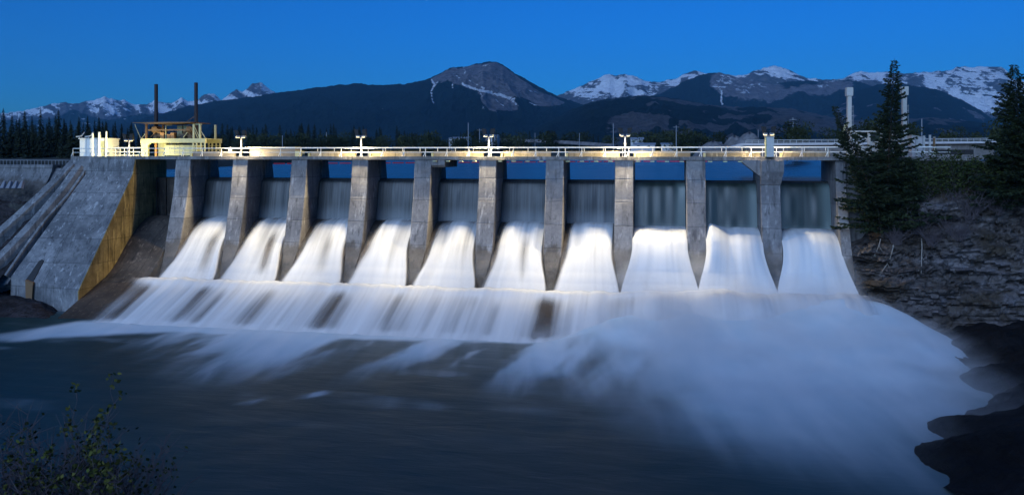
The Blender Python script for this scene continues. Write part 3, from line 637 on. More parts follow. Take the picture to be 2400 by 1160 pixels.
cb = MB().box(hx(377), hx(449), hy0 + .7, hy0 + 2.2, DECKZ + .1, hz(340)).build('cabinet', M['cream'], ho)
for q in range(1, 6): xx = hx(377) + q * (hx(449) - hx(377)) / 6; MB().box(xx - .025, xx + .025, hy0 + .68, hy0 + .698, DECKZ + .12, hz(341)).build('panel_joint', M['grey'], cb)
MB().bar((hx(354.5), hy0 + .9, DECKZ), (hx(354.5), hy0 + .9, hz(335)), .15, 8).build('screw_stem', M['orange'], ho)
for u in (351.5, 446): MB().box(hx(u) - .15, hx(u) + .15, hy0 + 1.0, hy0 + 1.3, hz(326), hz(195 if u < 400 else 193)).build('tall_post', M['darkiron'], ho)
rf = MB(); rf.prism([(hx(316), hz(288)), (hx(345), hz(290.5)), (hx(452), hz(288.5)), (hx(452), hz(287)), (hx(400), hz(286.5)), (hx(316), hz(287))], hy0 - .4, hy1 + .5, 'y'); rf.build('roof', M['rust'], ho)
for u in (341, 452.5, 467): MB().box(hx(u) - .1, hx(u) + .1, hy0 + .05, hy0 + .25, hz(325), hz(291)).build('upright', M['rust'] if u < 400 else M['cream'], ho)
for u in (341, 467): MB().box(hx(u) - .1, hx(u) + .1, hy1 + .05, hy1 + .25, hz(325), hz(291)).build('upright', M['rust'] if u < 400 else M['cream'], ho)
MB().box(hx(452), hx(469), hy0 + .3, hy0 + .42, hz(293), hz(290.8)).build('top_frame', M['cream'], ho)
MB().rect_bar((hx(345), hy0 + .15, hz(305)), (hx(444), hy0 + .15, hz(305)), .16, .16).build('shaft', M['rust'], ho)
for u in (397, 412): MB().box(hx(u), hx(u + 12), hy0 + 1.5, hy0 + 2.4, hz(325), hz(294)).build('control_cabinet', M['cream'], ho)
MB().box(hx(382), hx(396), hy0 + .5, hy0 + .6, hz(294.5), hz(292.5)).build('bracket', M['cream'], ho); MB().box(hx(382) - .05, hx(383), hy0 + .5, hy0 + .6, hz(325), hz(292.5)).build('bracket', M['cream'], ho)
for uc, s in ((354, 1), (436, -1)):        # hoisting gear
    m = MB(); m.bar((hx(uc), hy0 + .6, hz(303)), (hx(uc), hy0 + 1.5, hz(303)), .42, 12); m.bar((hx(uc) + s * .5, hy0 + .7, hz(314)), (hx(uc) + s * .5, hy0 + 1.4, hz(314)), .36, 12)
    m.box(hx(uc) - .25, hx(uc) + .25, hy0 + .7, hy0 + 1.3, hz(325), hz(306)); m.rect_bar((hx(uc) - s * .7, hy0 + .6, hz(325)), (hx(uc) + s * .25, hy0 + .6, hz(308)), .09, .09); m.build('winch', M['rust'], ho)
m = MB()
for u, w, h in ((370, .5, 310), (386, .4, 315), (394, .5, 311)): m.box(hx(u), hx(u) + w, hy0 + .4, hy0 + .9, hz(325), hz(h))
m.rect_bar((hx(366), hy0 + .5, hz(312)), (hx(388), hy0 + .5, hz(315)), .05, .05); m.build('gear_box', M['orange'], ho)
MB().box(hx(417), hx(428), hy0 + .4, hy0 + 1.2, hz(325), hz(314)).build('motor', M['black'], ho)
m = MB()
for a, b in (((330, 325), (341, 311)), ((329, 325), (318, 300)), ((318, 300), (315, 291)), ((470, 308), (480, 324)), ((453, 293), (466, 322)), ((452, 300), (462, 324)), ((428, 323), (438, 311))): m.rect_bar((hx(a[0]), hy0 + .1, hz(a[1])), (hx(b[0]), hy0 + .1, hz(b[1])), .055, .055)
m.build('brace', M['cream'], ho)
m = MB(); m.rect_bar((hx(411), hy0 + 2, hz(286.5)), (hx(433), hy0 + 2, hz(271)), .045, .045); m.rect_bar((hx(433), hy0 + 2, hz(271)), (hx(439), hy0 + 2, hz(284)), .08, .08); m.rect_bar((hx(436), hy0 + 2, hz(286.5)), (hx(433), hy0 + 2, hz(272)), .05, .05); m.build('jib', M['rust'], ho)
# --- gantry crane at right
gy = 3.6; gx = lambda u: X(u, gy); gz = lambda v, u=2050: Z(v, gx(u), gy)
ga = thing('gantry_crane', 'pale gantry crane with two tall box-topped masts behind the spruces', 'crane', (gx(2055), gy, DECKZ))
for u in (1991.5, 2121):
    w = .19; ma = MB().box(gx(u) - w, gx(u) + w, gy, gy + .5, DECKZ, gz(224)).build('mast', M['steel'], ga)
    MB().box(gx(u) - .31, gx(u) + .31, gy - .12, gy + .62, gz(224.5), gz(204.5)).build('head_box', M['steel'], ma)
    m = MB()
    for q in range(12): zz = gz(250) - q * .46; m.bar((gx(u) + w, gy + .1, zz), (gx(u) + w + .2, gy + .1, zz), .02, 5); m.bar((gx(u) + w + .2, gy + .1, zz), (gx(u) + w + .2, gy + .5, zz), .02, 5)
    m.bar((gx(u) + w + .2, gy + .3, gz(246)), (gx(u) + w + .2, gy + .3, DECKZ), .022, 5); m.build('ladder', M['steel'], ma)
    MB().box(gx(u) - w - .06, gx(u) + w + .06, gy - .05, gy + .55, gz(305), gz(300)).build('collar', M['grey'], ma)
MB().box(gx(1998), gx(2084), gy, gy + .3, gz(310), gz(306.5)).build('top_beam', M['steel'], ga); MB().box(gx(2084), gx(2116), gy, gy + .3, gz(310), gz(306.5)).build('top_beam', M['steel'], ga)
for u in (2037.5, 2066, 2095): MB().box(gx(u) - .12, gx(u) + .12, gy + .02, gy + .28, DECKZ, gz(310.1)).build('upright', M['steel'], ga)
for a, b in (((2002, 312), (2036, 328)), ((2002, 330), (2034, 350)), ((2010, 345), (2040, 362)), ((2098, 312), (2118, 340))): MB().rect_bar((gx(a[0]), gy + .15, gz(a[1])), (gx(b[0]), gy + .15, gz(b[1])), .13, .13).build('brace', M['steel'], ga)
cbn = MB().box(gx(2040.2), gx(2063.6), gy + .05, gy + 1.2, DECKZ + .6, gz(332)).build('cab', M['steel'], ga); MB().box(gx(2040.4), gx(2063.4), gy + .1, gy + 1.1, gz(332) + .002, gz(311)).build('window', M['glass'], cbn)
MB().box(gx(2048), gx(2057), gy + .02, gy + .048, gz(343), gz(339.5)).build('plate', M['grey'], cbn)
MB().box(gx(2000), gx(2084), gy - .15, gy - .01, gz(358), gz(353)).build('sill_beam', M['steel'], ga)
m = MB(); pts = [(1987, 290), (1981, 296), (1977, 306), (1975, 318), (1978, 328), (1984, 334)]
for a, b in zip(pts[:-1], pts[1:]): m.rect_bar((gx(a[0]), gy + .2, gz(a[1])), (gx(b[0]), gy + .2, gz(b[1])), .22, .22)
for u, v in pts: m.bar((gx(u), gy + .2, gz(v)), (gx(1990), gy + .2, gz(v)), .05, 5)
m.build('cable_drum', M['cream'], ga)
# --- long pale flume behind the deck at right
fy = 24.0; fx = lambda u: X(u, fy); fz = lambda v, u: Z(v, fx(u), fy)
fl = thing('flume', 'long pale concrete flume wall with thin railing running behind the deck', 'flume', (fx(2000), fy, 13.9))
m = MB(); m.prism([(fx(1716), fz(343, 1716)), (fx(1740), fz(336, 1740)), (fx(2335), fz(331, 2335)), (fx(2335), fz(336, 2335)), (fx(1745), fz(342, 1745)), (fx(1725), fz(345, 1725))], fy, fy + 5, 'y'); m.build('cap_beam', M['flume'], fl)
m = MB(); m.prism([(fx(1745), 15.95), (fx(1745), fz(342.2, 1745)), (fx(2335), fz(336.3, 2335)), (fx(2335), 15.95)], fy + .6, fy + 4, 'y'); m.build('wall', M['deck'], fl)
MB().prism([(fx(2188), fz(362, 2188)), (fx(2188), fz(351, 2188)), (fx(2286), fz(351, 2286)), (fx(2286), fz(362, 2286))], fy + .55, fy + .598, 'y').build('opening', M['black'], fl)
m = MB()
for q in range(40): u = 1750 + q * 15; m.bar((fx(u), fy + 1, fz(335.6 - (u - 1740) * .0085, u) - .05), (fx(u), fy + 1, fz(329 - (u - 1740) * .008, u)), .03, 5)
m.bar((fx(1750), fy + 1, fz(329, 1750)), (fx(2335), fy + 1, fz(324.3, 2335)), .045, 5); m.bar((fx(1750), fy + 1, fz(332.5, 1750)), (fx(2335), fy + 1, fz(327.8, 2335)), .03, 5); m.build('handrail', M['steel'], fl)
# small white shed and gate posts between crane and flume
sh = thing('shed', 'small pale shed with a sloping roof right of the gantry crane', 'shed', (X(2150, 8), 8, DECKZ)); q = lambda u: X(u, 8)
MB().prism([(q(2137), 14), (q(2137), Z(318, q(2137), 8)), (q(2168), Z(324, q(2168), 8)), (q(2168), 14)], 8, 10, 'y').build('wall', M['flume'], sh)
MB().prism([(q(2136), Z(318, q(2137), 8) + .01), (q(2136), Z(316.5, q(2137), 8)), (q(2170), Z(322.5, q(2168), 8)), (q(2170), Z(324, q(2168), 8) + .01)], 7.9, 10.1, 'y').build('roof', M['steel'], sh)
for u, vt, wd in ((2149, 321, 'pale gate post nearest the shed'), (2166, 320, 'second pale gate post right of the shed'), (2180, 318, 'third gate post right of the shed'), (2190, 323, 'rusty gate post, last one right of the shed')):
    y = 5.2; xx = X(u, y); p = thing('gate_post', wd, 'post', (xx, y, DECKZ), 'posts at the right end of the deck'); MB().box(xx - .09, xx + .09, y, y + .18, DECKZ, Z(vt, xx, y)).build('shaft', M['rust'] if u > 2185 else M['steel'], p); MB().box(xx - .11, xx + .11, y - .02, y + .2, Z(vt, xx, y) + .002, Z(vt, xx, y) + .06).build('cap', M['steel'], p)
# ================================================================== TERRAIN
def struct(o): return tag(o, kind='structure')
# valley floor behind the dam (one sheet out to the mountains), with the basin of the reservoir cut into it
us = np.linspace(-900, 3300, 220); ds = np.r_[np.linspace(86, 500, 110), np.geomspace(510, 12000, 60)]
UU, DD = np.meshgrid(us, ds); A = (UU - U0) / F
gxw = CAM.x + DD * (FW.x + A * RT.x); gyw = CAM.y + DD * (FW.y + A * RT.y)
shore_l = -86 - .12 * (gyw - 5) + 5 * np.sin(gyw * .03); shore_far = 285 + 18 * np.sin(gxw * .012) + 14 * fbm(gxw * .02, gyw * 0, o=3)
inl = np.minimum(np.minimum(gxw - shore_l, shore_far - gyw), 22 - gxw + .9 * gyw)
land = sst(3, -6, inl)
hz_ = 11.5 + land * (3.6 + 1.2 * fbm(gxw * .02, gyw * .02, o=3)) + sst(400, 2500, DD) * 22 * fbm(gxw * .002, gyw * .002, o=3, s=3) + sst(330, 600, DD) * sst(900, 1700, UU) * 3.5
hz_ = np.where((gyw < 6.5) & (gxw > -75), 8, hz_); hz_ = np.where(gyw < np.where(gxw > -71, 4.5, 1.5), -3, hz_)
t = NT('valley_ground'); p = t.pos(); n = t.noise(p, .012, 7, .65)
M['valley'] = t.done(t.bsdf(t.mix(t.ss(n, .42, .66), (.022, .026, .014), (.10, .095, .075)), .95, .1))
struct(grid_mesh('ground', np.stack([gxw, gyw, hz_], -1).reshape(-1, 3), len(us), len(ds), M['valley']))
# ------------------------------------------------------------------ mountains
def mat_mountain(name, forest, rockc, snowc=(.88, .89, .92), sc=1.0, strata=0, fine=0):
    t = NT(name); p = t.pos(); sn, ro = t.attr('snow'), t.attr('rock')
    n = t.noise(t.scale(p, (1, 1, 1.4)), .012 * sc, 9, .68); n2 = t.noise(p, .004 * sc, 6, .6)
    rc = t.mix(t.ss(n, .35, .65), tuple(a * .55 for a in rockc), rockc)
    fc = t.mix(t.ss(n2, .4, .7), forest, tuple(a * 1.9 for a in forest))
    c = t.mix(t.ss(t.math('ADD', ro, t.math('MULTIPLY', t.math('SUBTRACT', n, .5), .9)), .38, .62), fc, rc)
    k = t.math('ADD', sn, t.math('MULTIPLY', t.math('SUBTRACT', n, .5), 2.1))
    if fine:
        dd = t.noise(t.scale(p, (1, 1, .35)), .03, 8, .72, .6); k = t.math('ADD', k, t.math('MULTIPLY', t.math('SUBTRACT', dd, .5), fine))
    if strata:
        x, y, z = t.sep(p); lay = t.noise(t.comb(t.math('MULTIPLY', x, .0006), t.math('MULTIPLY', y, .0006), t.math('MULTIPLY', t.math('ADD', z, t.math('MULTIPLY', x, strata)), .03)), 1, 5, .65, .8)
        k = t.math('ADD', k, t.math('MULTIPLY', t.math('SUBTRACT', lay, .5), 2.2))
    c = t.mix(t.ss(k, .42, .58), c, snowc)
    return t.done(t.bsdf(c, .95, .05, t.bump(n, 1.0, 70)))
def mountain(name, prof, R, df, db, mat, snow=None, rockf=None, base=14, rough=.12, nr=90, step=2.6, lam=260, seed=1, power=1.1, jag=.012):
    pr = np.array(prof, float); us = np.arange(pr[0, 0], pr[-1, 0] + .1, step); v = np.interp(us, pr[:, 0], pr[:, 1])
    jg = (vnoise(us * .11, us * 0, s=seed) - .5) * 3.0 + (vnoise(us * .33, us * 0, s=seed + 5) - .5) * 1.8
    H = CAM.z + (VH - v) / F * R - base
    g = np.r_[np.linspace(0, 1, nr), 1 + np.linspace(.06, 1, 8)]; G, Ucol = np.meshgrid(g, us, indexing='ij'); HH = H[None, :].repeat(len(g), 0) - F ** -1 * R * jg[None, :] * np.clip(G, 0, 1) ** 9
    Dd = np.where(G <= 1, R - df * (1 - G), R + db * (G - 1)); lat = (Ucol - U0) / F * R
    w = 120 * fbm(lat / 600, Dd / 600, o=3, s=seed + 40)
    rid = ridged((lat + w) / lam, (Dd + w) / (lam * 2.6), 5, seed)
    sh = np.where(G <= 1, np.abs(G) ** power, 1 - .8 * (G - 1))
    fac = np.clip(4 * G * (1 - G), 0, 1) * (G <= 1)
    h = HH * (sh + rough * fac * (rid - .45)) + HH * jag * (rid - .5) * (G <= 1) * G
    h = np.minimum(h, (HH * 1.0) * Dd / R - 0 * HH) if True else h
    a = (Ucol - U0) / F; px = CAM.x + Dd * (FW.x + a * RT.x); py = CAM.y + Dd * (FW.y + a * RT.y); pz = base - 3 + h
    Vv = VH - F * (pz - CAM.z) / Dd; Vr = v[None, :].repeat(len(g), 0)
    ctx = dict(U=Ucol, V=Vv, Vr=Vr, G=G, rid=rid, n=fbm(lat / 90, Dd / 140, o=4, s=seed + 3), n2=fbm(lat / 420, Dd / 420, o=3, s=seed + 9), str=fbm((lat * .8 + pz * 1.1) / 60, Dd / 900, o=4, s=seed + 2))
    sn = np.clip(snow(ctx), 0, 1.3) if snow else np.zeros_like(G); ro = np.clip(rockf(ctx), 0, 1) if rockf else np.zeros_like(G)
    o = grid_mesh(name, np.stack([px, py, pz], -1).reshape(-1, 3), len(us), len(g), mat, dict(snow=sn, rock=ro))
    return struct(o)
def seg_d(U, V, pts):
    dm = np.full(U.shape, 1e9)
    for (x1, y1), (x2, y2) in zip(pts[:-1], pts[1:]):
        dx, dy = x2 - x1, y2 - y1; tt = np.clip(((U - x1) * dx + (V - y1) * dy) / (dx * dx + dy * dy), 0, 1); dm = np.minimum(dm, np.hypot(U - x1 - tt * dx, V - y1 - tt * dy))
    return dm
def poly_in(U, V, px):
    ins = np.zeros(U.shape, bool); n = len(px); dm = seg_d(U, V, list(px) + [px[0]])
    for i in range(n):
        (x1, y1), (x2, y2) = px[i], px[(i + 1) % n]; c = ((y1 > V) != (y2 > V)) & (U < (x2 - x1) * (V - y1) / (y2 - y1 + 1e-9) + x1); ins ^= c
    return np.where(ins, dm, -dm)
FOREST = (.004, .008, .009)
mm_far = mat_mountain('snowy_rock', FOREST, (.15, .14, .16), sc=1.1, strata=.35, fine=1.6)
mm_far2 = mat_mountain('snowy_banded_rock', FOREST, (.15, .14, .15), sc=1.1, strata=.12, fine=1.4)
mm_near = mat_mountain('forested_mountain', FOREST, (.25, .22, .235), (.86, .87, .90), 1.8, fine=.8)
mm_low = mat_mountain('forest_hill', (.008, .013, .012), (.15, .13, .13), sc=2.2)
def sn_far(line, soft=10, k=.55):
    L = np.array(line, float)
    def f(c):
        lv = np.interp(c['U'], L[:, 0], L[:, 1]); below = sst(-soft, soft, lv - c['V'] + 16 * (c['n2'] - .5))
        return below * (k + 1.3 * (c['n'] - .5) - 1.4 * (c['rid'] - .5) + 1.8 * (c['str'] - .5) + .06)
    return f
def rk_far(line, soft=9):
    L = np.array(line, float)
    return lambda c: sst(-soft, soft, np.interp(c['U'], L[:, 0], L[:, 1]) - c['V'] + 14 * (c['n2'] - .5))
ll = [(-60, 275), (130, 268), (170, 252), (215, 268), (260, 275), (330, 262), (400, 262), (450, 250), (520, 245), (560, 238), (650, 228), (760, 230)]
mountain('mountain', [(-420, 300), (-200, 280), (20, 264), (60, 258), (100, 250), (125, 242), (150, 240), (185, 243), (205, 236), (245, 226), (268, 232), (290, 234), (318, 246), (345, 244), (365, 234), (385, 240), (402, 240), (425, 226), (440, 236), (465, 234), (478, 221), (490, 218), (503, 221), (518, 234), (540, 218), (555, 208), (566, 216), (580, 207), (590, 196), (612, 194), (630, 206), (650, 220), (700, 250), (800, 290), (900, 320)],
         7400, 1900, 1200, mm_far, sn_far(ll, 9, .50), rk_far([(u, v + 8) for u, v in ll]), rough=.22, seed=2, lam=300, jag=.05)
l2 = [(1250, 230), (1310, 226), (1400, 232), (1530, 228), (1640, 215), (1760, 200), (1900, 196), (1990, 200), (2060, 205), (2110, 212), (2200, 232), (2290, 262), (2340, 262), (2400, 235), (2500, 235)]
mountain('mountain', [(1150, 300), (1240, 250), (1310, 222), (1350, 206), (1378, 194), (1400, 184), (1428, 171), (1440, 177), (1465, 173), (1490, 179), (1520, 190), (1548, 191), (1580, 184), (1608, 173), (1632, 164), (1650, 168), (1700, 174), (1740, 175), (1770, 165), (1790, 157), (1815, 153), (1838, 158), (1860, 170), (1890, 182), (1930, 187), (1975, 184), (2000, 172), (2018, 165), (2050, 168), (2078, 167), (2100, 172), (2140, 171), (2180, 168), (2228, 164), (2245, 157), (2260, 153), (2285, 157), (2320, 156), (2346, 156), (2360, 166), (2375, 182), (2420, 192), (2560, 210), (2760, 250)],
         7600, 1900, 1200, mm_far2, sn_far(l2, 12, .44), rk_far([(u, v + 14) for u, v in l2], 12), rough=.20, seed=5, lam=330, jag=.045)
# nearer forested peak of the right range, with snow gullies
def sn_c(c):
    a = poly_in(c['U'], c['V'], [(1680, 168), (1740, 182), (1830, 205), (1870, 215), (1800, 222), (1740, 228), (1690, 205), (1665, 195)])
    s = sst(-8, 12, a) * (.28 + 1.1 * (c['n'] - .45)); s = np.maximum(s, sst(4, .5, seg_d(c['U'], c['V'], [(1684, 206), (1692, 214), (1690, 238), (1693, 245)])) * .8)
    s = np.maximum(s, sst(3.5, .5, seg_d(c['U'], c['V'], [(1672, 203), (1700, 205)])) * .9); b = poly_in(c['U'], c['V'], [(1890, 196), (1940, 190), (1945, 205), (1915, 210)]); return np.maximum(s, sst(-4, 8, b) * (.4 + .9 * (c['n'] - .45)))
def rk_c(c): return sst(-14, 12, poly_in(c['U'], c['V'], [(1662, 175), (1690, 168), (1760, 185), (1850, 203), (1960, 186), (2010, 190), (1940, 225), (1880, 218), (1800, 238), (1720, 232), (1670, 212)]) + 20 * (c['n'] - .5)) * .85
mountain('mountain', [(1380, 300), (1450, 252), (1500, 236), (1560, 213), (1590, 197), (1620, 182), (1650, 172), (1685, 167), (1715, 176), (1760, 187), (1810, 196), (1850, 190), (1900, 189), (1950, 190), (1990, 187), (2030, 196), (2080, 215), (2200, 260), (2300, 300)],
         6200, 1500, 900, mm_near, sn_c, rk_c, rough=.18, seed=8, lam=240, jag=.03)
def rk_d(c): return sst(.58, .7, c['n']) * .55 * sst(200, 240, c['V'])
mountain('mountain', [(1850, 300), (1920, 262), (1960, 236), (2000, 214), (2060, 198), (2110, 196), (2160, 203), (2210, 214), (2260, 236), (2310, 266), (2345, 292), (2450, 300), (2700, 296), (3000, 300)],
         5200, 1800, 1200, mm_near, None, rk_d, rough=.10, seed=11, lam=260, power=1.0)
# broad forested mountain with the bare rock face in the middle
FACE = [(1012, 184), (1040, 172), (1062, 160), (1100, 156), (1135, 150), (1165, 148), (1185, 160), (1215, 182), (1250, 205), (1290, 226), (1325, 240), (1300, 248), (1262, 248), (1240, 236), (1205, 228), (1215, 258), (1180, 262), (1145, 258), (1128, 232), (1120, 212), (1085, 200), (1062, 196), (1050, 188), (1020, 196)]
def rk_b(c): return sst(-5, 5, poly_in(c['U'], c['V'], FACE) + 10 * (c['n'] - .5)) 
def sn_b(c):
    U, V = c['U'] + 3 * (c['n'] - .5), c['V'] + 3 * (c['n'] - .5); s = np.zeros_like(U)
    for pts, w, k in (([(1012, 188), (1018, 198), (1010, 215), (1012, 232), (1016, 242)], 2.6, .9), ([(1026, 192), (1018, 202)], 2.2, .9), ([(1085, 198), (1110, 208), (1130, 213), (1160, 220), (1185, 227), (1205, 231)], 3.6, 1.0), ([(1100, 189), (1112, 196), (1135, 208)], 2.0, .85),
                      ([(1124, 214), (1130, 227)], 1.8, .8), ([(1150, 217), (1166, 238), (1180, 248)], 2.0, .75), ([(1180, 226), (1200, 236), (1214, 248)], 2.4, .8), ([(1060, 196), (1061, 206)], 1.8, .7), ([(1062, 172), (1078, 184)], 2, .6), ([(1086, 158), (1090, 172)], 3, .5), ([(1134, 156), (1150, 153)], 3, .6), ([(1240, 214), (1258, 216)], 2.5, .6), ([(1240, 240), (1256, 247)], 2, .6), ([(1133, 250), (1138, 256)], 2, .6)):
        s = np.maximum(s, sst(w * 1.5, w * .3, seg_d(U, V, pts)) * k * (.75 + .6 * (c['n'] - .4)))
    return s
mountain('mountain', [(120, 330), (250, 300), (330, 278), (390, 262), (450, 246), (500, 238), (560, 230), (610, 223), (650, 217), (700, 210), (760, 203), (800, 198), (835, 195), (870, 198), (900, 199), (950, 196), (985, 188), (1008, 182), (1030, 172), (1056, 158), (1090, 156), (1112, 150), (1135, 146), (1162, 144), (1178, 150), (1205, 169), (1240, 190), (1280, 211), (1310, 226), (1345, 238), (1420, 258), (1520, 285), (1620, 310)],
         5200, 2300, 1500, mm_near, sn_b, rk_b, rough=.15, seed=14, lam=210, step=1.8, nr=150, jag=.02, power=.95)
# low bench with pale clearings at right
def rk_e(c): return sst(.50, .60, c['n'] * .5 + c['n2'] * .5 + .06) * sst(1395, 1450, c['U']) * sst(2330, 2200, c['U']) * .85
mountain('hill', [(1250, 300), (1340, 256), (1390, 236), (1440, 228), (1500, 223), (1560, 226), (1620, 236), (1680, 246), (1740, 250), (1800, 250), (1860, 254), (1920, 268), (1990, 280), (2080, 282), (2180, 274), (2280, 284), (2400, 300), (2700, 310)],
         3400, 1700, 900, mm_low, None, rk_e, rough=.20, seed=21, lam=160, power=.8)
# ------------------------------------------------------------------ right cliff and hillside
def P_(u, v, z): return np.array(at_z(u, v, z))
def dk(u): p = at_y(u, VH, -.2); return dep(p.x, p.y)
base = [np.array(at_d(u, v, dk(u) - o)) for u, v, o in ((1985, 640, .8), (2004, 700, 3.2), (2060, 722, 4.6), (2120, 734, 5.2), (2190, 742, 5.4), (2270, 744, 5.4), (2340, 744, 5.4), (2420, 745, 5.4), (2560, 745, 5.4), (2900, 745, 5.4))]
top = [np.array(at_d(u, v, dk(u) - o)) for u, v, o in ((1990, 575, .3), (2020, 575, .8), (2070, 550, 1.8), (2130, 515, 2.6), (2190, 485, 2.8), (2260, 474, 2.8), (2330, 466, 2.8), (2400, 438, 2.8), (2540, 430, 2.8), (2900, 430, 2.8))]
back = [np.array((at_y(u, VH, -.3).x, -.3, z)) for u, z in ((1990, 8), (2020, 8.5), (2070, 11), (2130, 14.2), (2190, 15.4), (2260, 15.7), (2330, 15.8), (2400, 15.8), (2540, 15.8), (2900, 15.8))]
nuu = 240; tt = np.linspace(0, 1, nuu); kn = np.linspace(0, 1, len(base))
def along(L): L = np.array(L); return np.stack([np.interp(tt, kn, L[:, j]) for j in range(3)], 1)
Bq, Tq, Kq = along(base), along(top), along(back)
rows = []
for f in np.linspace(-.25, 1, 70): rows.append((Bq + (Tq - Bq) * np.array([f, f, max(f, -.25)]), 1.0 if 0 < f else .6))
for f in np.linspace(.04, 1, 40): rows.append((Tq + (Kq - Tq) * np.array([f, f, f ** .75]), .45))
Pq = np.stack([r[0] for r in rows]); ampl = np.array([r[1] for r in rows])[:, None] * np.ones((1, nuu))
n_dir = np.array([-.25, -.95, .12])
q = Pq
strat = fbm(q[..., 0] * .12, q[..., 1] * .2, q[..., 2] * 1.1, 4, 3); lump = fbm(q[..., 0] * .22, q[..., 1] * .22, q[..., 2] * .3, 4, 8); fin_ = fbm(q[..., 0] * 1.1, q[..., 1] * 1.1, q[..., 2] * 2.2, 4, 13)
blk = np.floor(strat * 7) / 7
dis = ((lump - .5) * 5.0 + (blk - .5) * 3.6 + (fin_ - .5) * 2.4) * ampl
dis *= sst(0, .03, tt)[None, :]
Pq = Pq + dis[..., None] * n_dir
cliff = struct(grid_mesh('cliff', Pq.reshape(-1, 3), nuu, len(rows), M['cliff'], smooth=False))
from mathutils.bvhtree import BVHTree
_bv = BVHTree.FromPolygons([v.co.copy() for v in cliff.data.vertices], [tuple(p.vertices) for p in cliff.data.polygons])
def hit(u, v):
    r = _bv.ray_cast(CAM, ray(u, v).normalized()); return r[0] if r[0] is not None else Vector(at_d(u, v, dk(u) - 2.5))
struct(MB().add([(16.9, 6.9, 15.7), (90, 6.9, 15.7), (90, -.25, 15.7), (28, -.25, 15.7), (X(2085, .6), .7, 15.7)], [(0, 1, 2, 3, 4)]).build('terrace', M['bank']))
# dark rock shelves at the right of the river, and ledges at far left: height grows away from the shoreline
def shelf(name, shore, xr, yr, mat, hmax, slope, st=.4, seed=0, amp=.5, sub=-1.2):
    xs = np.arange(xr[0], xr[1], st); ys = np.arange(yr[0], yr[1], st); Xg, Yg = np.meshgrid(xs, ys)
    pts = np.array([tuple(at_z(u, v, .1)[:2]) for u, v in shore]); d = poly_in(Xg + 3.4 * (fbm(Xg * .35, Yg * .35, o=5, s=seed) - .5), Yg + 3.4 * (fbm(Xg * .35, Yg * .35, o=5, s=seed + 9) - .5), [tuple(p) for p in pts])
    n = fbm(Xg * .25, Yg * .3, o=5, s=seed + 4); h = np.where(d > 0, hmax * (1 - np.exp(-d * slope / hmax)), d * .8)
    h = h + (n - .5) * 2 * amp * sst(-1, 2, d) + (np.floor(n * 9) / 9 - .5) * amp * 1.2 * sst(0, 2, d); h = np.maximum(h, sub)
    return struct(grid_mesh(name, np.stack([Xg, Yg, h], -1).reshape(-1, 3), len(xs), len(ys), mat, smooth=False))
shelf('rock_shelf', [(2120, 736), (2185, 757), (2160, 775), (2152, 808), (2160, 848), (2195, 885), (2260, 905), (2345, 930), (2335, 948), (2240, 968), (2168, 984), (2192, 1020), (2142, 1040), (2138, 1062), (2165, 1100), (2190, 1170), (2230, 1300), (3400, 1300), (3600, 736)], (14, 75), (-55, -4), M['shelf'], 2.2, .55, seed=3, amp=.8, st=.3)
shelf('rock_ledge', [(-700, 745), (-300, 750), (0, 742), (60, 744), (120, 741), (150, 722), (150, 650), (-300, 640), (-800, 650)], (-120, -58), (-16, 6), M['ledge'], 1.6, .5, st=.45, seed=12, amp=.6)
lf = np.stack(np.meshgrid(np.arange(-125, -69.5, .6), np.linspace(0, 1, 40)), -1)
yy = -3.2 - lf[..., 1] * 7.5; zz = 11.2 - lf[..., 1] ** .8 * 10.6; nn = fbm(lf[..., 0] * .3, yy * .3, zz * .4, 5, 5) - .5
struct(grid_mesh('rock_slope', np.stack([lf[..., 0], yy - nn * 3.2, zz + nn * 1.2], -1).reshape(-1, 3), lf.shape[1], 40, M['ledge'], smooth=False))
# near bank under the camera
dn = np.arange(-6, 30, .5); an = np.arange(-30, 30, .6); Dn, An = np.meshgrid(dn, an, indexing='ij')
hh = np.interp(Dn, [-6, 0, 2, 6, 12, 22, 30], [15.6, 15, 14.2, 11.6, 8.0, 1.0, -2.5]) + (fbm(An * .3, Dn * .3, o=4, s=2) - .5) * 1.2
struct(grid_mesh('river_bank', np.stack([CAM.x + Dn * FW.x + An * RT.x, CAM.y + Dn * FW.y + An * RT.y, hh], -1).reshape(-1, 3), len(an), len(dn), M['bank']))
